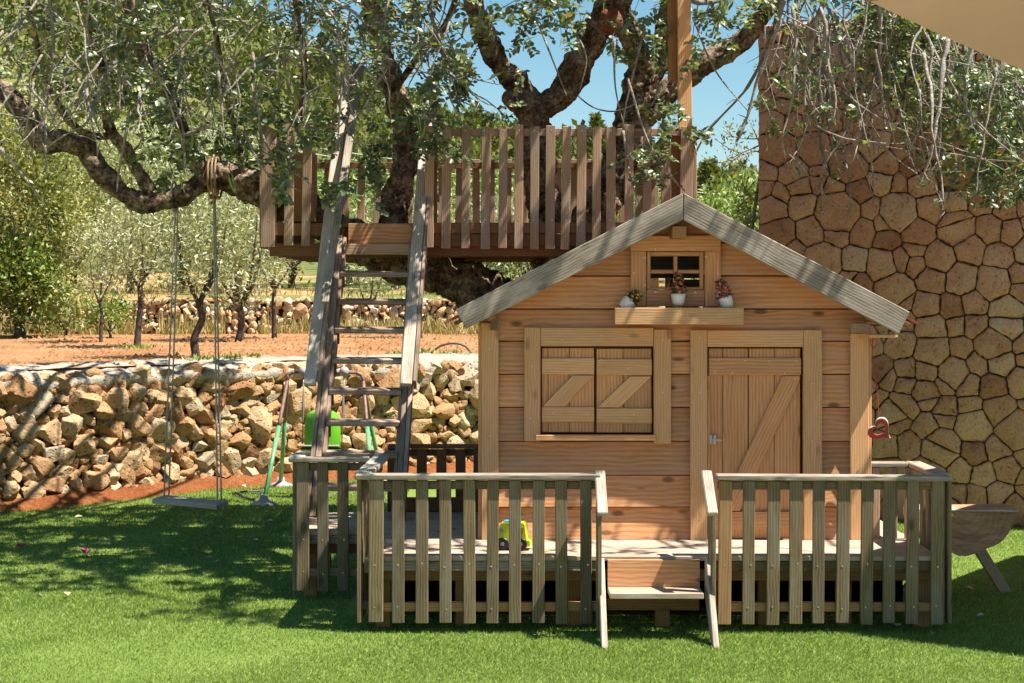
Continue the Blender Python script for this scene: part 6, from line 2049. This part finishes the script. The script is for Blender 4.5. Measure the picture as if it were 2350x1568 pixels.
# irrigation hose and black pipe on the ground
P = catmull([Vector((x_, 17.75, TZ + z_)) for x_, z_ in ((-.88, -.02), (-.76, .07), (-.62, .10), (-.50, .07), (-.42, -.02))], 6)
o = obj('irrigation_hose', mesh_py('irrigation_hose', *tube_data(P, [.011] * len(P), 6), M_cable, True))
tag(o, 'arched dark irrigation hose on the terrace soil near the roof', 'hose')
P = [ground_at(598, 1126, .02), ground_at(565, 1128, .02), ground_at(540, 1131, .02), ground_at(560, 1141, .02), ground_at(581, 1147, .02), ground_at(592, 1136, .02), ground_at(600, 1126, .02)]
o = obj('black_pipe', mesh_py('black_pipe', *tube_data(P, [.009] * len(P), 6), M_cable))
tag(o, 'bent thin black pipe lying on the lawn left of the green swing frame', 'pipe')

# ------------------------------------------------------------------ parasols
def parasol(label, A, B, C, D, zedge, zapex):
    P = [Vector((*q, zedge)) for q in (A, B, C, D)]
    c = sum(P, Vector()) / 4
    t = thing('parasol', label, 'parasol', (c.x, c.y, 0), 'large square garden parasols')
    ap = Vector((c.x, c.y, zapex))
    v = []; f = []
    n = 8
    for i in range(4):
        a, b = P[i], P[(i + 1) % 4]
        o = len(v)
        for j in range(n + 1):
            for k in range(n + 1):
                e = a.lerp(b, k / n)
                q = ap.lerp(e, j / n)
                sag = -0.05 * math.sin(math.pi * k / n) * (j / n) * 0.6
                v.append(q + Vector((0, 0, sag)))
        for j in range(n):
            for k in range(n):
                f.append((o + j * (n + 1) + k, o + j * (n + 1) + k + 1, o + (j + 1) * (n + 1) + k + 1, o + (j + 1) * (n + 1) + k))
    cn = obj('canopy', mesh_py('canopy', v, f, M_canvas), t)
    md = cn.modifiers.new('thick', 'SOLIDIFY'); md.thickness = 0.004
    for e in P:
        tube('rib', [ap - Vector((0, 0, .05)), e.lerp(ap, .03) - Vector((0, 0, .035))], [.012, .010], M_brownmetal, t, 6)
    tube('pole', [Vector((c.x, c.y, 0.0)), ap - Vector((0, 0, .02))], [.03, .028], M_beam, t, 12)
    bm = bmesh.new(); bmesh.ops.create_cone(bm, segments=28, radius1=.36, radius2=.3, depth=.09, cap_ends=True)
    me = bpy.data.meshes.new('base'); bm.to_mesh(me); bm.free(); me.materials.append(M_coping)
    obj('base', me, t, Matrix.Translation((c.x, c.y, .046)))
# near parasol: its beige underside fills the upper right corner
parasol('beige canvas parasol overhanging the upper right corner, close to the camera', (2.45, 6.58), (.80, 4.07), (3.31, 2.42), (4.96, 4.93), 2.45, 2.85)
# parasol standing right of the frame, throwing the wedge of shade on the lawn
parasol('canvas parasol standing right of the lawn that throws the wedge of shade', (2.72, 8.15), (5.1, 6.37), (6.9, 8.8), (4.5, 10.57), 2.3, 2.75)

# ------------------------------------------------------------------ small things on the lawn
def blossom(label, x, y, seed):
    rr = random.Random(seed); p = ground_at(x, y)
    t = thing('fallen_blossom', label, 'blossom', tuple(p), 'pink blossoms fallen on the lawn')
    for i in range(3):
        a = i * 2.1 + rr.uniform(-.3, .3); d = Vector((math.cos(a), math.sin(a), .9)).normalized(); s = Vector((-math.sin(a), math.cos(a), 0))
        l, w_ = .058, .024
        v = [p + Vector((0, 0, .022)), p + Vector((0, 0, .022)) + d * l * .4 + s * w_, p + Vector((0, 0, .022)) + d * l - Vector((0, 0, .006)), p + Vector((0, 0, .022)) + d * l * .4 - s * w_, p + Vector((0, 0, .03)) + d * l * .45]
        obj('petal', mesh_py('petal', v, [(0, 1, 4), (1, 2, 4), (2, 3, 4), (3, 0, 4)], M_petal), t)
blossom('magenta blossom on the lawn at the far left edge', 48, 1264, 1)
blossom('brighter magenta blossom on the lawn below the swing limb shadow', 198, 1278, 2)

def litter(name, label, pts, mat, size, group, seed):
    rr = random.Random(seed)
    for (x, y) in pts:
        p = ground_at(x, y) + Vector((0, 0, .03))
        a = rr.uniform(0, 6.28); d = Vector((math.cos(a), math.sin(a), rr.uniform(-.1, .3))); s = Vector((-math.sin(a), math.cos(a), rr.uniform(-.3, .3)))
        l = size * rr.uniform(.8, 1.3); w_ = l * .32
        v = [p - d * l * .5, p + s * w_ + Vector((0, 0, .008)), p + d * l * .5, p - s * w_ + Vector((0, 0, .010)), p - Vector((0, 0, .006))]
        o = obj(name, mesh_py(name, v, [(0, 1, 4), (1, 2, 4), (2, 3, 4), (3, 0, 4)], mat))
        tag(o, label, 'leaf', group)
litter('fallen_leaf', 'small dry leaf lying on the lawn', [(120, 1190), (180, 1195), (150, 1212), (300, 1192), (380, 1262), (155, 1375), (215, 1330), (420, 1320), (520, 1200), (585, 1250), (480, 1290), (500, 1300), (640, 1320), (90, 1380), (345, 1180), (2225, 1362), (2265, 1366), (2180, 1360), (250, 1205), (340, 1172), (620, 1205)], M_dryleaf, .055, 'dry leaves fallen on the lawn', 4)
litter('pale_leaf', 'pale curled leaf lying on the grass in the right foreground', [(2060, 1447), (2140, 1467), (2250, 1425), (2275, 1318)], M_paleleaf, .05, 'pale leaves on the right lawn', 5)
litter('pale_petal', 'small whitish petal lying on the grass near the rubble wall', [(218, 1178), (215, 1181), (560, 1123), (640, 1108), (360, 1160), (730, 1175), (880, 1180)], M_paleleaf, .05, 'pale petals near the rubble wall', 6)
# leaves on the deck
for i, (x, y) in enumerate(((1010, 1222), (1090, 1224), (1040, 1215), (1320, 1258), (870, 1206))):
    p = ground_at(x, y, DZ + .004)
    a = random.uniform(0, 6.28)
    v = [p + Vector((math.cos(a) * .03, math.sin(a) * .03, .002)), p + Vector((-math.sin(a) * .011, math.cos(a) * .011, .008)), p - Vector((math.cos(a) * .03, math.sin(a) * .03, -.002)), p + Vector((math.sin(a) * .011, -math.cos(a) * .011, .006))]
    o = obj('deck_leaf', mesh_py('deck_leaf', v, [(0, 1, 2, 3)], M_dryleaf if i % 2 else M_carob))
    tag(o, 'fallen carob leaf lying on the porch boards', 'leaf', 'leaves fallen on the deck')
